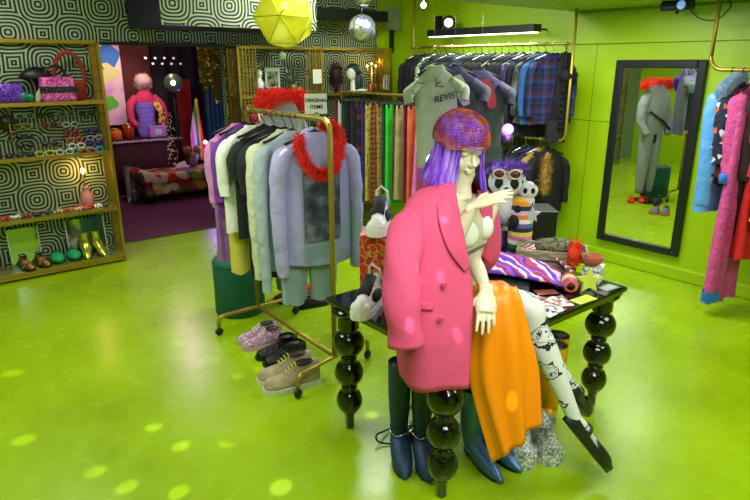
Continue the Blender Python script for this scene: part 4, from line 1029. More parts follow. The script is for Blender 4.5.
# garments on the shelving's lower left compartment
r = root('short_rail', (3.32, 6.10, 0), 'short gold rail of bright clothes in front of the right shelving', 'clothes rail')
ob('rail', MB().tube([(-.18, 0, 1.50), (.75, 0, 1.50)], .012, 8), m_gold2, r)
for x in (-.18, .75): ob('upright', MB().tube([(x, 0, 0), (x, 0, 1.50)], .012, 8), m_gold2, r); 
for x in (-.18, .75): ob('foot', MB().tube([(x, -.16, .012), (x, .09, .012)], .012, 8), m_gold2, r)
for i, (c, n_) in enumerate((('c02c4c', 'raspberry pink'), ('d8e0d0', 'off white'), ('c04018', 'burnt orange'), ('28a060', 'jade green'), ('b0b4d0', 'pale periwinkle'), ('e0503c', 'coral red'), ('203a8a', 'royal blue'))):
    garment('bright_blouse', n_ + ' blouse on the short rail in front of the right shelving', 'blouse', (3.20 + i * .085, 6.10, 1.50), radians(70 + random.uniform(-8, 8)), cloth('blouse_' + c, c), w=.34, L=.6, sl=.4, t=.06)
# ================================================================== BACK ROOM
m_patch = cloth('patchwork_velvet', '6a3020', kind='cells', cols=['c02820', '9a9a30', '5a7a28', 'd8c8aa', 'a81c2c', 'c8a020', '6a6a68', '4c5a20'], scale=8, rough=.7)
r = root('patchwork_chaise', (3.50, 8.85, 0), 'long low chaise in red, green and cream patchwork on the plum carpet', 'chaise')
ob('seat_cushion', MB().box(-.76, .76, -.28, .28, .27, .43), m_patch, r, bevel=.05)
ob('base', MB().box(-.74, .74, -.26, .26, .13, .28), m_patch, r, bevel=.02)
ob('rolled_end', MB().lathe([(.08, -.27), (.10, -.25), (.10, .25), (.08, .27)], (-.70, 0, .38), 18, axis=(0, 1, 0)), m_patch, r)
for x in (-.66, .66):
    for y in (-.2, .2): ob('leg', MB().lathe([(.018, 0), (.035, .06), (.03, .14)], (x, y, 0), 12), M('dark_wood', '2a140a', rough=.4), r)
m_velv = cloth('dark_red_velvet', '3a0c10')
r = root('draped_table', (3.12, 9.85, 0), 'table draped in dark red velvet with a pale frilled edge', 'table')
ob('cloth_drape', MB().rings([[(.62 * (abs(cos(a)) ** .4) * (1 if cos(a) > 0 else -1) * k + .012 * sin(a * 22) * q, .32 * (abs(sin(a)) ** .4) * (1 if sin(a) > 0 else -1) * k, z) for a in [2 * pi * j / 96 for j in range(96)]] for z, k, q in ((0.01, 1.06, 1), (.4, 1.03, 1), (.80, 1.0, .3), (.82, .97, 0))]), m_velv, r)
ob('frilled_edge', MB().tube([(-.62 + 1.24 * j / 60, -.325 + .012 * sin(j * 1.7), .80 + .014 * sin(j * 2.3)) for j in range(61)], .016, 6), M('pale_frill', 'a89aa4', rough=.9), r)
# torso on the table
r = root('torso_form', (3.28, 9.78, .82), 'headless torso form on the draped table', 'torso form')
m = MB(); m.tube([(0, 0, 0), (0, 0, .12), (0, 0, .3), (0, 0, .5), (0, 0, .62), (0, 0, .70), (0, 0, .76)], [.14, .15, .115, .15, .16, .09, .05], 22, flat=.66, up=(1, 0, 0)); ob('torso_body', m, cloth('rose_fabric', 'c8305c'), r)
for s in (-1, 1): mm = MB(); limb(mm, [(s * .13, 0, .62), (s * .24, -.03, .5), (s * .26, -.08, .3), (s * .2, -.14, .2)], [.06, .062, .055, .04], 5, 14); ob('sleeve', mm, cloth('rose_fabric', ''), r)
o = ob('lilac_camisole', MB().tube([(0, 0, .02), (0, 0, .12), (0, 0, .3), (0, 0, .46), (0, 0, .54)], [.15, .16, .127, .158, .155], 26, flat=.68, up=(1, 0, 0), caps=(False, False)), cloth('lilac_knit', '6a5ac0', kind='bands_z', cols=['6a5ac8', '8a6ad0', '5a60c8', 'a078c8'], scale=14), loc=(3.28, 9.775, .825))
tag(o, 'lilac knitted camisole on the headless torso form', 'camisole')
o = ob('lilac_skirt_box', MB().box(-.13, .13, -.05, .05, 0, .17), cloth('lilac_box', 'b078c0'), loc=(3.36, 9.60, .84), bevel=.01); tag(o, 'lilac fabric box in front of the torso form', 'box')
ob('label_card', MB().box(-.05, .05, -.056, -.052, .04, .13), M('pale_card', 'b8c8c0'), o)
o = ob('fluffy_hat', fur(MB().ell((0, 0, .0), (.13, .12, .11)), [(-.03, 0, 0), (.03, 0, 0)], .11, 1500, .05, .004), M('cream_pink_fur', 'c8a89c', rough=.9), loc=(3.28, 9.78, 1.68)); tag(o, 'fluffy cream pink hat on top of the torso form', 'hat')
o = ob('gold_scarf', MB().tube([(.12, -.10, .56), (.2, -.14, .4), (.17, -.16, .22), (.24, -.14, .06)], [.05, .06, .055, .03], 12, flat=.4), cloth('gold_pattern_cloth', 'a86a20', kind='cells', cols=['c89028', '8a4a18', '5a3010', 'd8a860'], scale=30), loc=(3.28, 9.78, .82)); tag(o, 'gold patterned scarf over the arm of the torso form', 'scarf')
for k, (x, w, h, c, n_) in enumerate(((2.74, .2, .16, 'c8601c', 'orange'), (2.96, .17, .22, '9a3010', 'rust orange'), (2.62, .15, .10, 'd8b060', 'amber'))):
    r = root('glass_jar', (x, 9.66 + .06 * k, .82), n_ + ' glass jar on the draped table', 'jar'); mt = M('jar_' + n_.replace(' ', '_'), c, rough=.1, coat=.6)
    ob('jar_body', MB().lathe([(w * .4, 0), (w * .5, .02), (w * .5, h * .8), (w * .36, h)], seg=18), mt, r); ob('lid', MB().lathe([(w * .38, h), (w * .38, h + .015), (.01, h + .03)], seg=18), m_gold, r)
# painting
r = root('painted_canvas', (2.76, 10.05, 1.02), 'tall painted canvas in blue, cream and pink behind the draped table', 'painting')
ob('canvas', MB().box(-.30, .30, -.02, .02, 0, 1.22), M('canvas_ground', 'd8b8c8', kind='noise', cols=['c060a0', 'e8b8d0', 'e0d8b0'], scale=3), r)
def blob(cx, cz, rx, rz_, n=20, w=.18, ph=0): return [[(cx + k * rx * cos(a) * (1 + w * sin(3 * a + ph)), -.023, cz + k * rz_ * sin(a) * (1 + w * cos(4 * a + ph))) for a in [2 * pi * j / n for j in range(n)]] for k in (.02, 1)]
ob('blue_field', MB().rings(blob(.12, 1.02, .17, .19), (True, False)), M('paint_blue', '1c6ab0'), r)
ob('cream_wave', MB().rings([[(p[0], p[1] - .001, p[2]) for p in q] for q in blob(.05, .78, .2, .14, ph=1)], (True, False)), M('paint_cream', 'd8d080'), r)
ob('green_curve', MB().tube([(-.12, -.026, .78), (-.10, -.026, .92), (-.02, -.026, .96), (.04, -.026, .84)], .018, 8, flat=.3, up=(0, 1, 0)), M('paint_green', '0e8a4a'), r)
ob('green_patch', MB().rings([[(p[0], p[1] - .002, p[2]) for p in q] for q in blob(.06, .34, .12, .11, ph=2)], (True, False)), M('paint_lime', '60c030'), r)
ob('violet_patch', MB().rings([[(p[0], p[1] - .001, p[2]) for p in q] for q in blob(-.14, .15, .14, .14, ph=3)], (True, False)), M('paint_violet', '5a3ab0'), r)
# spotlight
r = root('theatre_lamp', (3.62, 9.4, 1.66), 'round lit lamp with a silver rim in the dark back room', 'lamp')
ob('reflector', MB().lathe([(.04, .05), (.10, .03), (.14, -.02), (.135, -.03)], axis=(.35, .9, 0), seg=24), M('grey_green_enamel', '5a7a5a', rough=.3, metal=.4), r)
ob('bulb', MB().ell((-.02, -.04, 0), .035), M('bulb_white', 'ffffff', emit=9), r)
ob('stand', MB().tube([(0, .03, -.05), (0, .03, -1.66)], .012, 8), m_blk, r)
# sequinned hanging
r = root('gold_sequin_panel', (3.27, 7.0, 1.55), 'gold sequin panel with scalloped hem hanging in the opening', 'hanging')
m = MB()
for j in range(15):
    x = -.24 + .48 * j / 14; n = int(13 + 4 * abs(sin(j * .9)) - (j in (4, 5, 6)) * -4)
    for k in range(n): m.add([(x - .018, random.uniform(-.01, .01), .64 - k * .035), (x + .018, random.uniform(-.01, .01), .64 - k * .035), (x + .018, random.uniform(-.015, .0), .60 - k * .035), (x - .018, random.uniform(-.015, 0), .60 - k * .035)], [(0, 1, 2, 3)], 0, False)
ob('sequins', m, M('gold_sequins', 'a89a3c', rough=.25, metal=.8), r, solid=.002); ob('top_rod', MB().tube([(-.26, 0, .645), (.26, 0, .645)], .01, 8), m_gold, r)
for s in (-.24, .24): ob('suspension_cord', MB().tube([(s, 0, .645), (s, 0, 1.05)], .003, 5), m_blk, r)
# curtains and flag
def curtain(name, label, x0, x1, y, z1, c):
    m = MB(); n = 40
    rs = [[(x0 + (x1 - x0) * j / n, y + .04 * sin(j * 1.3) * (1 + .2 * sin(z * 3)), z) for j in range(n + 1)] for z in (.02, .6, 1.2, z1)]
    m.rings(rs, (False, False), closed=False); return tag(ob(name, m, cloth(name + '_cloth', c), solid=.006), label, 'curtain')
curtain('teal_curtain', 'dark teal curtain at the right of the back room', 4.15, 4.75, 9.5, 2.0, '0c4a48')
curtain('red_curtain', 'dark red curtain left of the rainbow cloth', 3.85, 4.08, 9.9, 1.7, '8a1010')
curtain('black_curtain', 'black curtain closing the rear of the back room', 3.6, 5.6, 10.2, 2.5, '0c0a10')
fl_ = patch([[(3.86, 9.2, 1.42), (3.88, 9.18, 1.42), (3.90, 9.2, 1.42)], [(3.78, 9.2, 1.1), (3.84, 9.15, 1.1), (3.92, 9.2, 1.1)], [(3.72, 9.2, .8), (3.82, 9.14, .78), (3.95, 9.2, .76)], [(3.74, 9.2, .5), (3.84, 9.15, .48), (3.98, 9.2, .46)]], 6, 5)
o = tag(ob('rainbow_cloth', fl_, cloth('rainbow_stripes', 'e05020', kind='bands_x', cols=['2a9a4a', 'd8d040', 'e87820', 'd02818', 'e8a8c0', 'e8e8e0'], scale=4.2), solid=.006), 'rainbow striped cloth hanging to a point from its pole', 'flag')
ob('pole', MB().tube([(3.88, 9.22, 0), (3.88, 9.22, 1.45)], .01, 8), m_blk, o)
for x, z, n_ in ((3.86, .78, 'left'), (4.06, .82, 'right')):
    r = root('party_light', (x, 8.95, 0), 'small violet party light on a stand, the %s' % ('one beside the rainbow cloth' if n_ == 'left' else 'one before the teal curtain'), 'light')
    ob('globe', MB().ell((0, 0, z), .03), M('violet_glow', 'c080ff', emit=26, ecol='b060ff'), r); ob('stand', MB().tube([(0, 0, 0), (0, 0, z - .03)], .008, 8), m_blk, r)
    lamp('party_glow', 'POINT', (x, 8.85, z), 5, (.5, .15, 1.0), soft=.03)
# plush and boots
r = root('pompom_doll', (3.62, 8.90, .43), 'seated doll with two tan pompom buns on the chaise', 'doll')
ob('body', MB().ell((0, 0, .08), (.07, .06, .09)), cloth('doll_pink', '8a6a78'), r); ob('head', MB().ell((0, -.01, .19), (.05, .045, .045)), cloth('doll_face', 'b89a80'), r)
for s in (-1, 1): ob('bun', fur(MB().ell((s * .08, 0, .26), .06), [(s * .08, 0, .26), (s * .081, 0, .26)], .055, 300, .03, .003), M('tan_wool', '8a7a30', rough=.9), r)
o = ob('white_napkin', patch([[(-.1, -.05, 0), (.1, -.06, .0)], [(-.05, 0, .06), (.08, 0, .10)], [(0, .06, .02), (.1, .06, .01)]], 4, 4), m_white, loc=(3.40, 8.88, .44), solid=.004); tag(o, 'crumpled white cloth beside the pompom doll', 'cloth')
for k, (x, c, n_) in enumerate(((3.86, '5a3a5a', 'mauve'), (3.98, '2a6a5a', 'sea green'), (4.08, '6a3050', 'berry'))):
    o = ob('plush_ball', fur(MB().ell((0, 0, .06), .055), [(0, 0, .06), (0, 0, .061)], .05, 250, .02, .003), M('plush_' + n_.replace(' ', '_'), c, rough=.9), loc=(x, 8.90, .43)); tag(o, n_ + ' glittery plush ball on the right end of the chaise', 'plush toy')
m_sl = M('crinkled_silver', 'd0d8d4', rough=.25, metal=.5, bump=.9, bscale=18)
boot('silver_boot', 'left tall crinkled silver boot standing on the plum carpet', (2.66, 9.05, 0), -.4, m_sl, h=.50, tr=.06, heel=.03)
boot('silver_boot', 'right tall crinkled silver boot beside the draped table', (2.76, 9.12, 0), -.3, m_sl, h=.46, tr=.06, heel=.03)
r = root('black_backpack', (2.98, 9.28, 0), 'small black backpack with pale straps between silver boots and chaise', 'backpack')
ob('bag_body', MB().box(-.09, .09, -.06, .06, 0, .26), m_blk, r, bevel=.03); 
for s in (-1, 1): ob('strap', MB().tube([(s * .05, -.065, .05), (s * .055, -.08, .18), (s * .04, -.06, .32), (0, -.02, .36)], .008, 6), m_white, r)
for k in range(8):
    x = 3.20 + (k % 4) * .14 + (.1 if k > 3 else 0); z = 2.02 if k < 4 else 1.94
    r = root('heart_pendant', (x, 9.3, z), 'small pale heart pendant hanging in the dark above the lamp', 'pendant', 'row of heart pendants')
    ob('heart', MB().ell((-.008, 0, 0), (.012, .004, .016)).ell((.008, 0, 0), (.012, .004, .016)), M('pendant_white', 'c8c8d0', rough=.3, emit=.4), r); ob('thread', MB().tube([(0, 0, .01), (0, 0, 2.58 - z)], .0015, 4), m_blk, r)
m = MB()
for k in range(90): m.ell((3.50 + random.uniform(-.06, .09), 9.45 + random.uniform(-.05, .05), random.uniform(.35, 1.25)), .006, 6, n=4)
o = tag(ob('bead_curtain', m, M('bead_sparkle', 'c8a888', emit=.6, ecol='ffd8b0')), 'sparse string of sparkling beads beside the torso form', 'bead curtain'); o['kind'] = 'stuff'
lamp('back_room_lamp', 'POINT', (3.3, 9.1, 2.3), 24, (1, .62, .55), soft=.1)
lamp('back_room_wash', 'POINT', (3.0, 8.0, 2.35), 34, (1.0, .55, .85), soft=.15)
lamp('picture_light', 'SPOT', (2.9, 8.9, 2.5), 75, (1, .9, .85), spot=70, blend=.6, aim=(2.95, 10.0, 1.3), soft=.05)
# ================================================================== FLOOR ITEMS
r = root('velvet_pouf', (2.03, 4.27, 0), 'dark green velvet drum stool behind the front rack', 'stool')
m_pf = cloth('bottle_green_velvet', '0a5a44', rough=.7, bump=.2)
ob('drum', MB().lathe([(.19, 0), (.20, .012), (.20, .43), (.19, .455), (.15, .465), (.01, .468)], seg=36), m_pf, r); ob('piping', MB().tube([(.2 * cos(a), .2 * sin(a), .43) for a in [2 * pi * k / 36 for k in range(37)]], .006, 6), m_pf, r)
m_rub = M('white_rubber', 'd8dcc8', rough=.5)
def ext_cuff(mt, L, H, W):
    def f(r, s): ob('ankle_cuff', MB().rings([[(W * .42 * k * cos(a), L * (.24 + .20 * k * sin(a)), z) for a in [2 * pi * q / 18 for q in range(18)]] for z, k in ((H * .7, 1.0), (H * 1.05, .96), (H * 1.38, .92))], (False, False)), mt, r)
    return f
m_pg = M('pink_glitter_leather', 'b088a0', rough=.4, kind='cells', cols=['c0a0b4', 'a07890', 'd8b8c8', '907080'], scale=90)
a, b = 'nearer pink glitter sneaker on the floor beside the front rack', 'farther pink glitter sneaker with magenta lining beside the front rack'
pair('pink_sneaker', a, 1.86, 3.63, 0, radians(-98), m_pg, M('pale_pink_rubber', 'c0a0ac', rough=.6), .11, laces=m_white, L=.30, W=.11, H=.10, lab2=b, sole=.022)
m_bk = M('black_satin_fabric', '08090a', rough=.28, bump=.6, bscale=25)
pair('black_sneaker', 'nearer black satin sneaker between the pink and the beige pairs', 1.86, 3.33, 0, radians(-94), m_bk, m_blk, .12, laces=m_bk, L=.31, W=.12, H=.10, lab2='farther black satin sneaker between the pink and the beige pairs', extra=ext_cuff(m_bk, .31, .09, .12), sole=.018)
m_be = M('beige_canvas', 'b09c7c', rough=.8, kind='noise', cols=['9a8868', 'c0b090'], scale=12, bump=.3)
def beige_x(r, s):
    ext_cuff(m_be, .32, .105, .12)(r, s)
    ob('toe_cap', MB().ell((0, -.118, .042), (.044, .036, .026)), M('peach_toe', 'd88a5a', rough=.5), r)
pair('high_top_sneaker', 'nearer beige high top sneaker with yellow laces and white sole', 1.72, 3.00, 0, radians(-102), m_be, m_rub, .13, laces=M('neon_lace', 'c8d020', rough=.6), L=.36, W=.135, H=.135, lab2='farther beige high top sneaker with yellow laces and white sole', extra=beige_x, sole=.032)
# boots under the table
m_teal = M('teal_blue_suede', '0e3440', rough=.55, kind='noise', cols=['0c2238', '123e62', '1c3a7c'], scale=9, bump=.3, bscale=60)
def cowboy(loc, rz, lb, h=.52):
    r = boot('cowboy_boot', lb, loc, rz, m_teal, h=h, L=.29, heel=.035, tr=.056, pointy=1, fat=1.3)
    ob('stitched_flower', MB().ell((0, -.06, .062), (.022, .03, .006)), M('rust_stitching', '7a4020', rough=.8), r)
    ob('ankle_chain', MB().tube([(.056 * cos(a), .078 + .062 * sin(a), .135 + .008 * sin(4 * a)) for a in [2 * pi * q / 20 for q in range(21)]], .004, 5), m_chrome, r)
    ob('side_stitching', MB().tube([(-.056, .085, h - .06), (-.053, .085, h - .2), (-.047, .087, h - .3)], .003, 5).tube([(-.03, .038, h - .06), (-.025, .042, h - .25)], .003, 5), M('rust_stitching', ''), r)
cowboy((1.755, 1.955, 0), radians(-34), 'left dark teal cowboy boot beside the front table leg')
cowboy((1.83, 1.865, 0), radians(-34), 'right dark teal cowboy boot beside the front table leg')
m_mb = M('metallic_blue_leather', '4c74a8', rough=.35, metal=.5, bump=.15, bscale=12)
boot('blue_ankle_boot', 'nearer metallic blue pointed boot under the orange skirt', (2.045, 1.67, 0), radians(-12), m_mb, h=.40, L=.30, heel=.03, tr=.062)
boot('blue_ankle_boot', 'farther metallic blue pointed boot behind the first one', (2.16, 1.66, 0), radians(-4), m_mb, h=.40, L=.29, heel=.03, tr=.062)
m_gl1 = M('silver_glitter', 'b0b4a8', rough=.3, metal=.05, kind='cells', cols=['f0f8f4', 'a0a8a8', 'ffffff', '8a9092', 'c8d0d0'], scale=110, bump=.7)
def plat(loc, rz, lb):
    r = root('platform_boot', loc, lb, 'boot', None, rz); u, so = shoe_mesh(.25, .135, .13, sole=.06)
    ob('upper', u, m_gl1, r); ob('platform_sole', so, m_gl1, r)
    ob('shaft', MB().tube([(0, .055, .08), (0, .06, .12), (0, .06, .155)], [.064, .058, .062], 18, caps=(False, False)), m_gl1, r)
    ob('block_heel', MB().lathe([(.035, 0), (.034, .07)], (0, .085, 0), 16), m_gl1, r)
plat((2.27, 1.60, 0), radians(-42), 'nearer silver glitter platform boot under the table')
plat((2.395, 1.535, 0), radians(-36), 'farther silver glitter platform boot under the table')
m_gd = M('mustard_gold_leather', 'd89a08', rough=.35, metal=.2)
boot('gold_boot', 'nearer tall mustard gold boot under the table by the right leg', (2.57, 1.66, 0), radians(-60), m_gd, h=.48, L=.28, heel=.03, tr=.066, pointy=0)
boot('gold_boot', 'farther tall mustard gold boot under the table by the right leg', (2.68, 1.72, 0), radians(-60), m_gd, h=.48, L=.28, heel=.03, tr=.066, pointy=0)
o = ob('power_cable', MB().tube(spline([(2.75, 2.25, .70), (2.7, 2.2, .3), (2.6, 2.2, .01), (2.2, 2.3, .01), (1.9, 2.2, .01), (1.75, 2.15, .05), (1.78, 2.1, .01), (2.05, 1.95, .01), (2.3, 2.0, .01)], 6), .005, 6), m_blk); tag(o, 'black cable looping over the floor under the table', 'cable')
r = root('power_strip', (2.0, 2.10, 0), 'black power strip on the floor between the boots', 'power strip', None, .5)
ob('strip_body', MB().box(-.12, .12, -.03, .03, 0, .045), m_blk, r, bevel=.006)
for k in range(3): ob('plug', MB().box(-.09 + k * .07, -.05 + k * .07, -.02, .02, .045, .085), m_blk, r, bevel=.004)
# slippers by the standing mannequin, seen in the mirror
for k, (x, y) in enumerate(((2.62, 4.16), (2.74, 4.26))): o = ob('red_slipper', fur(MB().ell((0, 0, .03), (.05, .12, .03)), [(0, -.05, .05), (0, .03, .05)], .04, 350, .025, .003), m_red_fur, loc=(x, y, 0), rz=1.1); tag(o, ('nearer', 'farther')[k] + ' fluffy red slipper on the floor reflected in the mirror', 'slipper')
pair('black_loafer', 'left chunky black shoe in front of the standing mannequin', 2.56, 4.02, 0, radians(80), m_blk, m_blk, .12, L=.27, W=.10, H=.09, lab2='right chunky black shoe in front of the standing mannequin')
pair('buckled_sandal', 'left tan sandal with grey strap reflected in the mirror', 3.12, 3.66, 0, radians(75), M('grey_strap', '6a7078', rough=.6), M('tan_cork', 'a8744a', rough=.8), .13, L=.27, W=.11, H=.06, lab2='right tan sandal with grey strap reflected in the mirror', sole=.04)
# ================================================================== STANDING MANNEQUIN
m_hg = cloth('heather_grey_jersey', '8c9690')
sx, sy = 2.48, 4.22; rz = radians(18)
r = root('dress_form', (sx, sy, 0), 'headless standing dress form behind the front rack', 'dress form', None, rz)
m = MB(); m.tube([(0, 0, .85), (0, 0, 1.0), (0, 0, 1.15), (0, 0, 1.35), (0, 0, 1.5), (0, 0, 1.58), (0, 0, 1.68)], [.13, .14, .10, .14, .15, .07, .05], 20, flat=.62, up=(1, 0, 0)); ob('torso', m, m_blk, r)
ob('stand_base', MB().lathe([(.15, 0), (.15, .012), (.02, .02), (.015, .85)], seg=24), m_blk, r)
sw = MB(); sw.tube([(0, 0, .98), (0, 0, 1.04), (0, 0, 1.2), (0, 0, 1.38), (0, 0, 1.54), (0, 0, 1.63), (0, 0, 1.69)], [.17, .195, .19, .19, .18, .13, .075], 30, flat=.6, up=(1, 0, 0), caps=(False, False))
for s in (-1, 1): limb(sw, [(s * .14, 0, 1.53), (s * .22, 0, 1.38), (s * .25, -.03, 1.15), (s * .2, -.12, .98)], [.07, .07, .06, .05], 6, 16)
o = tag(ob('grey_hoodie', sw, m_hg, loc=(sx, sy, 0), rz=rz), 'oversized heather grey hoodie with a red fur collar on the standing dress form', 'hoodie')
ob('fur_collar', fur(MB(), [(-.23, -.02, 1.63), (-.16, -.08, 1.70), (0, -.10, 1.72), (.16, -.08, 1.70), (.25, 0, 1.63), (.14, .09, 1.70), (0, .10, 1.72), (-.14, .09, 1.70), (-.25, 0, 1.63)], .035, 4500, .04, .0028), m_red_fur, o)
ob('black_strap', MB().tube([(-.2, -.13, 1.05), (0, -.165, 1.18), (.2, -.12, 1.3)], .02, 8), m_blk, o)
pn = MB()
for s in (-1, 1): limb(pn, [(s * .08, 0, 1.02), (s * .085, 0, .8), (s * .085, 0, .45), (s * .085, 0, .12)], [.10, .095, .08, .055], 6, 18)
tag(ob('grey_sweatpants', pn, m_hg, loc=(sx, sy, 0), rz=rz), 'heather grey sweatpants on the standing dress form', 'trousers')
# ================================================================== ON THE TABLE
T = .7655
def on(name, label, cat, x, y, rz=0, z=T): return root(name, (x, y, z), label, cat, None, radians(rz))
m_rb = M('red_gold_brocade', 'b02418', rough=.45, kind='blotch', cols=['b02418', 'b02418', 'b8983a', 'c83020'], scale=22)
r = on('brocade_box', 'tall red box with gold brocade leaves on the left end of the table', 'box', 1.93, 2.36, -42)
ob('box_body', MB().box(-.09, .09, -.09, .09, 0, .34), m_rb, r, bevel=.004); ob('lid_seam', MB().box(-.0915, .0915, -.0915, .0915, .30, .304), M('dark_red_seam', '601008'), r)
m_sw = M('white_leather', 'dfe2dc', rough=.4)
def sneaker(loc, rz, lb, tx=0):
    r = root('black_white_sneaker', loc, lb, 'sneaker', None, radians(rz)); r.rotation_euler.x = radians(tx); u, so = shoe_mesh(.28, .11, .13, sole=.035)
    ob('upper', u, m_sw, r); ob('tongue', MB().tube([(0, -.05, .10), (0, .0, .135), (0, .05, .165)], .032, 12, flat=.5, up=(1, 0, 0)), M('black_suede', '101216', rough=.7), r); ob('sole', so, m_sw, r)
    ob('toe_cap', MB().ell((0, -.095, .05), (.050, .045, .034)), m_sw, r)
    for s in (-1, 1): ob('side_panel', MB().ell((s * .040, .03, .075), (.018, .06, .034)), M('black_suede', ''), r)
    for k in range(4): y0 = -.055 + k * .026; zz = .085 + .014 * k; ob('lace', MB().tube([(-.03, y0, zz), (0, y0 - .01, zz + .016), (.03, y0, zz)], .006, 6), m_sw, r)
    ob('pull_loop', MB().tube([(-.035, .13, .10), (-.03, .10, .19), (0, .06, .225), (.03, .09, .19), (.035, .12, .10)], .007, 6), m_sw, r)
sneaker((1.725, 2.19, T), -60, 'chunky black and white sneaker on the table beside the red brocade box')
sneaker((1.94, 2.36, T + .342), -48, 'chunky black and white sneaker standing on top of the red brocade box')
m_ps = lambda n, cols, sc=26, ax='y', dist=.8: cloth(n, cols[0], kind='bands_' + ax, cols=cols, scale=sc, dist=dist, bump=.4, bscale=60)
cols1 = ['7a3ac8', 'd8c8e0', 'a82858', '9a50d8', '5a2a9a', 'c83a70', 'e8e0e8', '6a38c0']
sc = patch([[(2.28, 2.08, T + .03), (2.45, 2.2, T + .06), (2.6, 2.35, T + .05)], [(2.38, 2.0, T + .10), (2.53, 2.12, T + .14), (2.7, 2.27, T + .10)], [(2.5, 1.9, T + .09), (2.62, 2.03, T + .13), (2.79, 2.16, T + .09)], [(2.62, 1.79, T + .05), (2.74, 1.92, T + .10), (2.88, 2.04, T + .06)], [(2.70, 1.70, T + .012), (2.82, 1.83, T + .05), (2.94, 1.95, T + .03)]], 8, 8, wrinkle=.02, freq=2)
tag(ob('striped_shawl', sc, m_ps('violet_wave_stripes', cols1, 6, 'x', 1.0), solid=.012), 'violet, magenta and white wavy striped knit heaped on the table', 'shawl')
tag(ob('dark_knit', patch([[(2.15, 2.0, T + .01), (2.4, 2.2, T + .01), (2.6, 2.42, T + .01)], [(2.3, 1.88, T + .06), (2.5, 2.05, T + .05), (2.75, 2.3, T + .04)], [(2.45, 1.76, T + .03), (2.65, 1.9, T + .03), (2.9, 2.1, T + .01)]], 6, 6, wrinkle=.015, freq=3), cloth('dark_teal_knit', '10242a', kind='blotch', cols=['0c1418', '143a40', '2a1c24'], scale=14), solid=.012), 'dark teal and black knit under the striped shawl', 'knit')
cols2 = ['e8e4e0', 'd04050', '2a3a6a', 'e0a040', 'f0ece8', '8a3a9a', '204a4a', 'd86a8a']
sc = patch([[(2.80, 2.12, T + .12), (2.95, 2.2, T + .12), (3.02, 2.3, T + .08)], [(2.84, 2.02, T + .13), (2.97, 2.08, T + .12), (3.04, 2.16, T + .06)], [(2.86, 1.90, T + .12), (2.96, 1.94, T + .10), (3.02, 1.98, T + .04)], [(2.84, 1.76, T + .07), (2.93, 1.80, T + .06), (2.98, 1.84, T + .02)]], 6, 6, wrinkle=.012, freq=2)
tag(ob('striped_scarf', sc, m_ps('multi_stripes', cols2, 14, 'y', .5), solid=.012), 'white, red and navy striped knit scarf beside the violet shawl', 'scarf')
r = on('rolled_sock', 'rolled yellow, orange and violet striped knit with a dark hollow beside the star', 'rolled knit', 2.76, 1.72, -50)
ob('roll', MB().lathe([(.022, -.062), (.036, -.06), (.041, -.05), (.041, .06), (.03, .065)], (0, 0, .041), 22, axis=(0, 1, 0)), cloth('roll_stripes', 'd8a848', kind='bands_y', cols=['e8d8a0', 'd86030', '8a3ac0', 'e8c050'], scale=9), r); ob('hollow', MB().lathe([(.021, -.064), (.001, -.05)], (0, 0, .041), 18, axis=(0, 1, 0)), m_blk, r)
# tall striped knit tube upright on its bottle
r = on('striped_knit_bottle', 'bottle in a knitted cover of orange, white, pink and yellow stripes standing behind the mannequin', 'bottle', 2.98, 2.24, 0)
r.location.z = T; 
ob('knitted_cover', MB().lathe([(.055, 0), (.072, .03), (.076, .2), (.074, .34), (.055, .39), (.04, .41)], seg=28), cloth('bottle_stripes', 'e0a030', kind='bands_z', cols=['6a6ac0', 'c0c0d8', '2a3040', '206a50', 'f0ece0', 'd880b8', 'e8d850', '28283a', '5a6a9a', 'f0f0e8', 'e08030', 'd8b8d8', '30304a', 'e89030', 'f0c040'], scale=2.45, bump=.6, bscale=90), r)
ob('bottle_neck', MB().lathe([(.03, .40), (.022, .44), (.022, .47), (.028, .475), (.028, .50)], seg=16), M('clear_glass_neck', '9ab0b0', rough=.1, coat=.5), r)
r = on('black_plinth', 'tall matt black display plinth standing on the floor behind the knitted bottle', 'plinth', 3.40, 2.44, -39, 0)
ob('plinth_body', MB().box(-.12, .12, -.12, .12, .02, .98), m_blk, r, bevel=.004); ob('plinth_top', MB().box(-.125, .125, -.125, .125, .98, 1.0), m_blk, r, bevel=.004)
# panda on a black cushion and stool
r = on('black_cushion_bag', 'shiny black rounded bag behind the mannequin', 'bag', 2.52, 2.30, -40)
ob('bag_body', MB().ell((0, 0, .15), (.16, .10, .15)), M('black_nylon', '0a0a0e', rough=.25, bump=.5, bscale=18), r); ob('strap', MB().tube([(-.1, 0, .26), (0, 0, .34), (.1, 0, .26)], .01, 6), m_blk, r)
r = on('silver_clutch', 'silver sequined clutch leaning behind the raised mannequin hand', 'clutch', 2.46, 2.24, -40, T + .30)
ob('clutch_body', MB().box(-.09, .09, -.025, .025, 0, .17), M('silver_sequins', 'a0a4a8', rough=.3, metal=.8, kind='cells', cols=['d8dce0', '60646a', 'a8acb0'], scale=90, bump=.6), r, bevel=.01); ob('clasp', MB().box(-.02, .02, -.032, -.025, .12, .15), m_chrome, r)
px, py, pz = 2.94, 2.335, 1.05
r = root('panda_backpack', (px, py, pz), 'black and white panda plush with violet fringe and cream sunglasses', 'plush toy', None, radians(-52))
mwf = cloth('white_plush', 'd8dcd8', bump=.5, bscale=120); mbf = cloth('black_plush', '101014', bump=.5, bscale=120)
ob('head', MB().ell((0, 0, .20), (.115, .10, .10)).ell((0, -.085, .17), (.045, .035, .035)), mwf, r)
ob('body', MB().ell((0, .0, .03), (.09, .08, .10)), mwf, r)
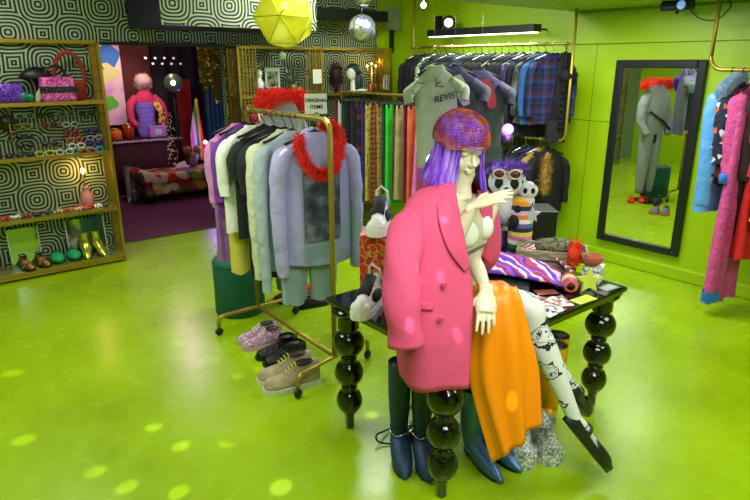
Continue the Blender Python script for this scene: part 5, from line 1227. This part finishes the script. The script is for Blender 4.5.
for s in (-1, 1):
    ob('ear', MB().ell((s * .09, 0, .285), (.04, .025, .04)), mbf, r); ob('eye_patch', MB().ell((s * .045, -.088, .205), (.027, .018, .034)), mbf, r)
    ob('eye', MB().ell((s * .043, -.104, .207), .007, 8), m_black, r)
    ob('arm', MB().ell((s * .08, -.05, .05), (.035, .06, .035)), mbf, r); ob('foot', MB().ell((s * .06, -.08, -.03), (.035, .045, .045)), mbf, r)
ob('nose', MB().ell((0, -.12, .18), (.014, .01, .010)), m_black, r)
f_ = ob('violet_fringe', fur(MB(), [(-.10, -.02, .285), (0, -.05, .305), (.10, -.02, .285)], .022, 700, .05, .003), M('violet_fluff', '8a60d0', rough=.8), r)
g_ = sunglasses('d8c8a8', '5a2828', 'cream rimmed sunglasses with wine red lenses resting on the panda head', 0, 0, 0, 1.35); g_.parent = None; g_.location = Matrix.Rotation(radians(-52), 4, 'Z') @ Vector((0, -.105, .265)) + Vector((px, py, pz)); g_.rotation_euler.z = radians(-52)
r = root('small_panda', (2.99, 2.21, 1.11), 'small panda plush leaning in front of the bigger panda', 'plush toy', None, radians(-45))
ob('head', MB().ell((0, 0, .10), (.06, .05, .055)), mwf, r); ob('body', MB().ell((0, 0, .03), (.045, .04, .05)), mwf, r)
for s in (-1, 1): ob('eye_patch', MB().ell((s * .022, -.042, .105), (.014, .01, .018)), mbf, r); ob('ear', MB().ell((s * .045, 0, .148), .018, 10), mbf, r)
r = root('pale_star_charm', (2.98, 2.16, 1.07), 'pale grey fabric star hanging below the small panda', 'charm', None, radians(-45))
def star(R, q, t, n=5): return MB().rings([[((R if k % 2 == 0 else q) * sin(pi * k / n) * e, y, (R if k % 2 == 0 else q) * cos(pi * k / n) * e) for k in range(2 * n)] for y, e in ((-t, .9), (-t * .4, 1), (t * .4, 1), (t, .9))], smooth=False)
ob('star', star(.055, .026, .012), M('pale_grey_felt', 'b8c0bc', rough=.9), r); ob('cord', MB().tube([(0, 0, .05), (0, .04, .11)], .003, 5), m_blk, r)
o = ob('violet_feather_toy', fur(MB().ell((0, 0, 0), (.04, .03, .08)), [(0, 0, -.06), (0, 0, .06)], .03, 500, .03, .003), M('violet_fluff', ''), loc=(2.72, 2.22, .98)); tag(o, 'fluffy violet toy between the black bag and the knitted bottle', 'toy')
r = on('display_riser', 'black display riser that lifts the panda at the far side of the table', 'riser', 2.92, 2.37, -45); ob('riser_body', MB().box(-.09, .09, -.045, .045, 0, .175), m_blk, r, bevel=.004); ob('riser_top', MB().box(-.095, .095, -.05, .05, .165, .18), m_blk, r)
# tray, fur, terracotta, sequined box
r = on('wooden_tray', 'worn pale wooden tray on a stand at the far right of the table', 'tray', 2.94, 1.97, -56, T + .10)
m_wd = M('weathered_wood', '8a8464', rough=.8, kind='zebra', cols=['9a9474', '7c7656'], scale=8)
ob('tray_base', MB().box(-.19, .19, -.10, .10, 0, .015), m_wd, r)
for x0, x1, y0, y1 in ((-.19, .19, -.11, -.095), (-.19, .19, .095, .11), (-.20, -.185, -.11, .11), (.185, .20, -.11, .11)): ob('tray_side', MB().box(x0, x1, y0, y1, 0, .05), m_wd, r)
r2 = on('tray_stand', 'low wooden block under the worn tray', 'block', 2.92, 2.0, -56); ob('block_body', MB().box(-.12, .12, -.08, .08, 0, .098), m_wd, r2, bevel=.004); ob('block_foot', MB().box(-.125, .125, -.085, .085, 0, .012), m_blk, r2)
o = ob('leopard_cuff', fur(MB().tube([(.09 * cos(a), .05 * sin(a), .03) for a in [2 * pi * q / 16 for q in range(17)]], .028, 10), [(.09 * cos(a), .05 * sin(a), .04) for a in [2 * pi * q / 8 for q in range(9)]], .03, 500, .015, .002), M('dark_leopard_fur', '3a3a2c', rough=.9, kind='leopard', cols=['14140e', '5a5a44', '7a7a60'], scale=40), loc=(2.97, 1.98, T + .125), rz=-.6); tag(o, 'dark leopard fur cuff lying in the wooden tray', 'cuff')
o = ob('red_feather_puff', fur(MB().ell((0, 0, .03), (.05, .03, .05)), [(0, 0, -.03), (0, 0, .08)], .03, 900, .022, .003), M('orange_red_feather', 'e83c18', rough=.8), loc=(2.91, 1.80, T + .14)); tag(o, 'orange red feather puff at the front corner of the tray', 'feather')
r = on('terracotta_pot', 'low terracotta bowl standing on the silver sequined box', 'bowl', 2.96, 1.72, 0, T + .105); ob('bowl_body', MB().lathe([(.035, 0), (.055, .015), (.06, .045), (.055, .048), (.045, .02), (.001, .018)], seg=24), M('terracotta', 'a85434', rough=.8), r); ob('rim', MB().tube([(.058 * cos(a), .058 * sin(a), .046) for a in [2 * pi * q / 24 for q in range(25)]], .004, 6), M('terracotta', ''), r)
r = on('sequined_box', 'silver sequined cube box near the right end of the table', 'box', 2.97, 1.71, 20); ob('box_body', MB().box(-.065, .065, -.05, .05, 0, .075), m_gl1, r, bevel=.012); ob('lid', MB().box(-.068, .068, -.053, .053, .075, .10), m_gl1, r, bevel=.012)
o = ob('lime_star', star(.075, .036, .012), M('lime_wood', 'b8c840', rough=.6), loc=(2.80, 1.63, T + .066), rz=radians(-42)); o.rotation_euler.x = radians(-14); tag(o, 'lime green wooden star standing on the table', 'star')
def card(name, lb, x, y, w, h, rz, mt, cat='card', z=T, pr=None):
    r = on(name, lb, cat, x, y, rz, z); ob('sheet', MB().box(-w / 2, w / 2, -h / 2, h / 2, 0, .003), mt, r)
    if pr: ob('print', MB().box(-w * .38, w * .38, -h * .36, h * .36, .003, .0036), pr, r)
card('lime_card', 'lime green card lying flat in front of the star', 2.69, 1.585, .14, .07, -5, M('lime_paper', 'b4cc30', rough=.6))
card('mirror_card', 'pale mirror tile at the right end of the table', 2.95, 1.60, .13, .08, -5, M('tile_edge', '30343a', rough=.3), 'tile', pr=M('pale_glass_print', 'a8c0b0', rough=.1))
card('dark_card', 'dark printed card between star and mirror tile', 2.85, 1.575, .06, .06, 10, M('dark_card_ink', '202028', rough=.4), pr=M('plum_print', '5a3c54', rough=.5))
card('price_card', 'small dark card behind the mirror tile', 2.86, 1.66, .05, .04, -10, M('dark_card_ink', ''))
mg = M('collage_print', 'b0a898', kind='cells', cols=['d8d4cc', '1c1c20', 'a84838', 'e8e4dc', '6a706a', '8a3028', 'b8b0a0'], scale=46, rough=.35)
card('magazine', 'open black, white and red printed magazine near the mannequin knee', 2.52, 1.70, .24, .16, -30, mg, 'magazine'); card('photo_zine', 'black and white printed booklet beside the magazine', 2.42, 1.60, .16, .09, 5, M('bw_print', '888888', kind='cells', cols=['e0e0dc', '202024', 'a0a4a0', 'd0d4d0'], scale=60) if 0 else M('bw_print', '888880', kind='cells', cols=['e0e0dc', '202024', 'a0a4a0', 'd0d4d0'], scale=60), 'booklet', z=T + .0035)
card('red_print_card', 'red and brown printed sheet behind the magazine', 2.62, 1.76, .12, .10, -30, M('rust_print', '8a4030', kind='noise', cols=['5a2418', 'b06a4a', '8a3a2a'], scale=20), 'sheet')
# ================================================================== CEILING AND WALL FITTINGS
# geometric yellow lantern
r = root('faceted_lantern', (3.0, 5.0, 2.34), 'translucent yellow faceted lantern hanging near the ceiling', 'pendant lamp')
R = .275; vs = [(0, 0, R)] + [(R * .93 * cos(2 * pi * k / 6), R * .93 * sin(2 * pi * k / 6), R * .45) for k in range(6)] + [(R * .93 * cos(2 * pi * (k + .5) / 6), R * .93 * sin(2 * pi * (k + .5) / 6), -R * .45) for k in range(6)] + [(0, 0, -R)]
fs = [(0, 1 + k, 1 + (k + 1) % 6) for k in range(6)] + [(1 + k, 7 + k, 1 + (k + 1) % 6) for k in range(6)] + [(7 + k, 7 + (k + 1) % 6, 1 + (k + 1) % 6) for k in range(6)] + [(13, 7 + (k + 1) % 6, 7 + k) for k in range(6)]
m_lan = M('lime_yellow_acrylic', 'c8d020', rough=.3, alpha=.62, emit=.10, ecol='c0cc10')
_q = Matrix.Rotation(radians(-39), 4, 'Z') @ Matrix.Rotation(radians(90), 4, 'X'); vs = [tuple(_q @ Vector(v)) for v in vs]
ob('faceted_shade', MB().add(vs, fs, 0, False), m_lan, r, solid=.004)
ed = MB(); done = set()
for f in fs:
    for a, b in ((f[0], f[1]), (f[1], f[2]), (f[2], f[0])):
        if (min(a, b), max(a, b)) not in done: done.add((min(a, b), max(a, b))); ed.tube([vs[a], vs[b]], .005, 5)
ob('frame_wires', ed, M('yellow_wire', 'd8d850', rough=.4), r)
ob('bulb', MB().ell((0, 0, .10), .035), M('lantern_bulb', 'fff0c0', emit=22, ecol='ffd070'), r)
ob('cord', MB().tube([(0, 0, R), (0, 0, .66)], .006, 6), m_blk, r)
lamp('lantern_light', 'POINT', (3.05, 5.0, 2.50), 12, (1, .88, .45), soft=.04)
# mirror balls
m_mir = M('mirror_facets', 'd8dce8', rough=.2, metal=.9)
def mball(x, y, z, R, lb, zc=3.0):
    r = root('mirror_ball', (x, y, z), lb, 'mirror ball'); m = MB(); n = 22
    for i in range(n):
        t0, t1 = pi * i / n, pi * (i + 1) / n; k = max(4, int(2 * n * sin((t0 + t1) / 2)))
        for j in range(k):
            a0, a1 = 2 * pi * j / k, 2 * pi * (j + .93) / k; t2 = t0 + (t1 - t0) * .93
            m.add([(R * sin(t) * cos(a), R * sin(t) * sin(a), R * cos(t)) for t, a in ((t0, a0), (t2, a0), (t2, a1), (t0, a1))], [(0, 1, 2, 3)], 0, False)
    ob('facets', m, m_mir, r); ob('core', MB().ell((0, 0, 0), R * .985, 24, n=16), M('ball_core', '20242c', rough=.4), r); ob('chain', MB().tube([(0, 0, R), (0, 0, zc - z)], .004, 5), m_chrome, r)
mball(4.0, 5.15, 2.285, .14, 'large mirror ball hanging beside the yellow lantern')
mball(3.92, 5.0, 2.62, .14, 'mirror ball partly cut off by the top of the view')
lamp('ball_spot', 'SPOT', (4.3, 4.0, 2.85), 260, (.75, .8, 1.0), spot=16, blend=.4, aim=(4.0, 5.15, 2.265), soft=.02)
r = root('wall_box', (5.40, 6.35, 2.50), 'grey electrical box high on the patterned wall by the corner', 'electrical box'); ob('box_body', MB().box(-.13, .13, -.05, .0, -.14, .14), M('grey_steel', '8a9480', rough=.5), r, bevel=.006); ob('screw', MB().lathe([(.01, 0), (.008, .004)], (0, -.05, .03), 10, axis=(0, -1, 0)), m_blk, r)
ob('conduit', MB().box(-.02, .04, -.03, 0, -.42, -.14), m_blk, r)
# LED bar and spot on the green wall
r = root('linear_light', (5.22, 4.55, 2.245), 'long black linear lamp glowing white above the upper clothes rail', 'lamp')
ob('housing', MB().box(-.06, .06, -.66, .86, 0, .075), m_blk, r, bevel=.006); ob('diffuser', MB().box(-.045, .045, -.64, .84, -.008, .001), M('cool_white_diffuser', 'f0fff0', emit=5), r)
for y in (-.5, .7): ob('bracket', MB().box(-.01, .36, y - .01, y + .01, .03, .05), m_blk, r)
lamp('linear_glow', 'AREA', (5.25, 4.6, 2.22), 16, (.95, 1, .92), .1, 1.4, rot=(0, 0, 0))
r = root('wall_spot', (5.35, 5.25, 2.40), 'round black wall spot lamp with a bright white lens above the linear lamp', 'spot lamp')
ob('spot_body', MB().lathe([(.05, .08), (.075, .05), (.08, -.02), (.07, -.03), (.05, -.01)], axis=(.62, .75, .1), seg=24), m_blk, r); ob('lens', MB().lathe([(.045, -.022), (.001, -.024)], axis=(.62, .75, .1), seg=20), M('spot_lens', 'ffffff', emit=18), r)
ob('arm', MB().tube([(.03, .04, 0), (.1, .2, 0), (.24, .36, .02)], .012, 8), m_blk, r); ob('clamp', MB().box(-.02, .02, .12, .2, -.12, .08), m_blk, r)
r = root('small_ceiling_spot', (4.9, 5.2, 2.56), 'small bright round downlight at the top of the view', 'downlight'); ob('lens', MB().ell((0, 0, 0), .03), M('spot_lens', ''), r); ob('stem', MB().tube([(0, 0, .02), (0, 0, .44)], .008, 6), m_chrome, r)
# violet party lamp in front of the wall rail
r = root('violet_spot', (3.52, 2.82, 1.49), 'violet glowing party lamp on a slim stand behind the panda', 'party light')
ob('globe', MB().ell((0, 0, 0), .042), M('pink_violet_glow', 'e090ff', emit=3.2, ecol='d868ff'), r); ob('cup', MB().lathe([(.03, -.14), (.045, -.10), (.045, -.045), (.03, -.04)], seg=16), m_blk, r); ob('stand', MB().tube([(0, 0, -.14), (0, 0, -1.49)], .008, 8), m_blk, r)
lamp('violet_glow', 'POINT', (3.47, 2.76, 1.51), 7, (.6, .2, 1), soft=.04)
lamp('violet_wash', 'SPOT', (3.9, 4.2, 2.3), 18, (.5, .2, 1), spot=28, blend=.6, aim=(5.0, 4.75, 1.5), soft=.03)
lamp('soffit_violet', 'SPOT', (2.8, 4.8, 1.9), 10, (.45, .2, 1), spot=50, blend=.7, aim=(2.9, 5.9, 2.3), soft=.03)
# clamp lamp near the top right with its cord
r = root('projector', (5.28, 2.56, 2.39), 'small dark blue party projector on the ceiling edge above the mirror', 'projector')
ob('projector_body', MB().box(-.07, .07, -.12, .12, -.03, .05), M('dark_blue_casing', '10182c', rough=.35), r, bevel=.02); ob('bracket', MB().tube([(0, 0, -.05), (0, 0, -.03)], .015, 10).tube([(0, 0, .04), (0, 0, .05)], .03, 10), m_blk, r)
ob('lens', MB().lathe([(.035, 0), (.03, .012)], (-.07, -.06, .01), 16, axis=(-1, 0, 0)), M('blue_lens', '90b0f0', rough=.1, emit=.8), r)
ob('power_cord', MB().tube(spline([(0, -.10, -.02), (.0, -.2, -.10), (.02, -.32, -.11), (.03, -.40, -.02), (.02, -.38, .03)], 6), .005, 6), m_blk, r)
for k in range(4): r = root('short_brass_tube', (4.72 + k * .12, 5.35 - k * .05, 2.63), 'short slanting brass tube under the ceiling above the mirror ball', 'tube', 'brass tubes under the ceiling'); ob('tube_body', MB().tube([(0, 0, 0), (.07, -.05, .37)], .013, 8), m_gold, r); ob('end_cap', MB().ell((0, 0, 0), .014), m_gold, r)
# points of light thrown by the mirror balls
random.seed(11)
def dot(x, y, z, src=(2.4, 3.0, 2.43), p=26, ang=1.5, col=(1, .98, .85)):
    d = (Vector((x, y, z)) - Vector(src)).length
    lamp('ball_reflection', 'SPOT', src, p * d * d / 9.0, col, spot=ang, blend=.5, aim=(x, y, z), soft=.004)
fx = [(151, 418), (226, 435), (229, 441), (13, 373), (127, 487), (179, 492), (281, 487), (154, 427), (181, 446), (248, 360), (632, 418), (631, 401), (640, 385), (626, 460), (705, 470), (655, 478), (322, 470), (95, 472), (24, 440), (60, 330), (372, 415), (595, 300), (660, 320)]
for i, (x, y) in enumerate(fx):
    q = V(x, y, 1.0); q = Vector((0, 0, H)) + (q - Vector((0, 0, H))) * (H / (H - q.z)); dot(q.x, q.y, 0, p=(420 if i in (0, 1, 3, 6) else 420), ang=2.4 if i in (0, 1, 2, 6) else 1.9)
for x, y, d in ((444, 222, 2.2), (441, 272, 2.12), (458, 327, 2.1), (408, 336, 2.03), (418, 272, 2.1), (512, 402, 2.17), (312, 240, 3.0), (290, 215, 3.0), (250, 225, 3.2), (430, 100, 6.6), (290, 260, 3.0)):
    q = V(x, y, d); dot(q.x, q.y, q.z, src=(1.0, .9, 2.43) if d < 2.5 else (1.6, 1.6, 2.43), p=700, ang=1.5, col=(1, .9, .95))
for _ in range(26): dot(5.6, random.uniform(3.7, 6.2), random.uniform(1.95, 2.75), src=(4.2, 5.2, 2.5), p=40, ang=.8)

r = root('blue_party_light', (2.32, 2.36, T), 'bluish white glowing party light behind the violet wig', 'party light')
ob('globe', MB().ell((0, 0, 1.44 - T), .038), M('blue_white_glow', 'a8c0ff', emit=4, ecol='8aa4ff'), r); ob('stand', MB().tube([(0, 0, .01), (0, 0, 1.41 - T)], .008, 8), m_blk, r); ob('base', MB().lathe([(.05, 0), (.05, .01), (.01, .014)], seg=18), m_blk, r)
lamp('blue_glow', 'POINT', (2.28, 2.32, 1.46), 4, (.45, .5, 1), soft=.04)
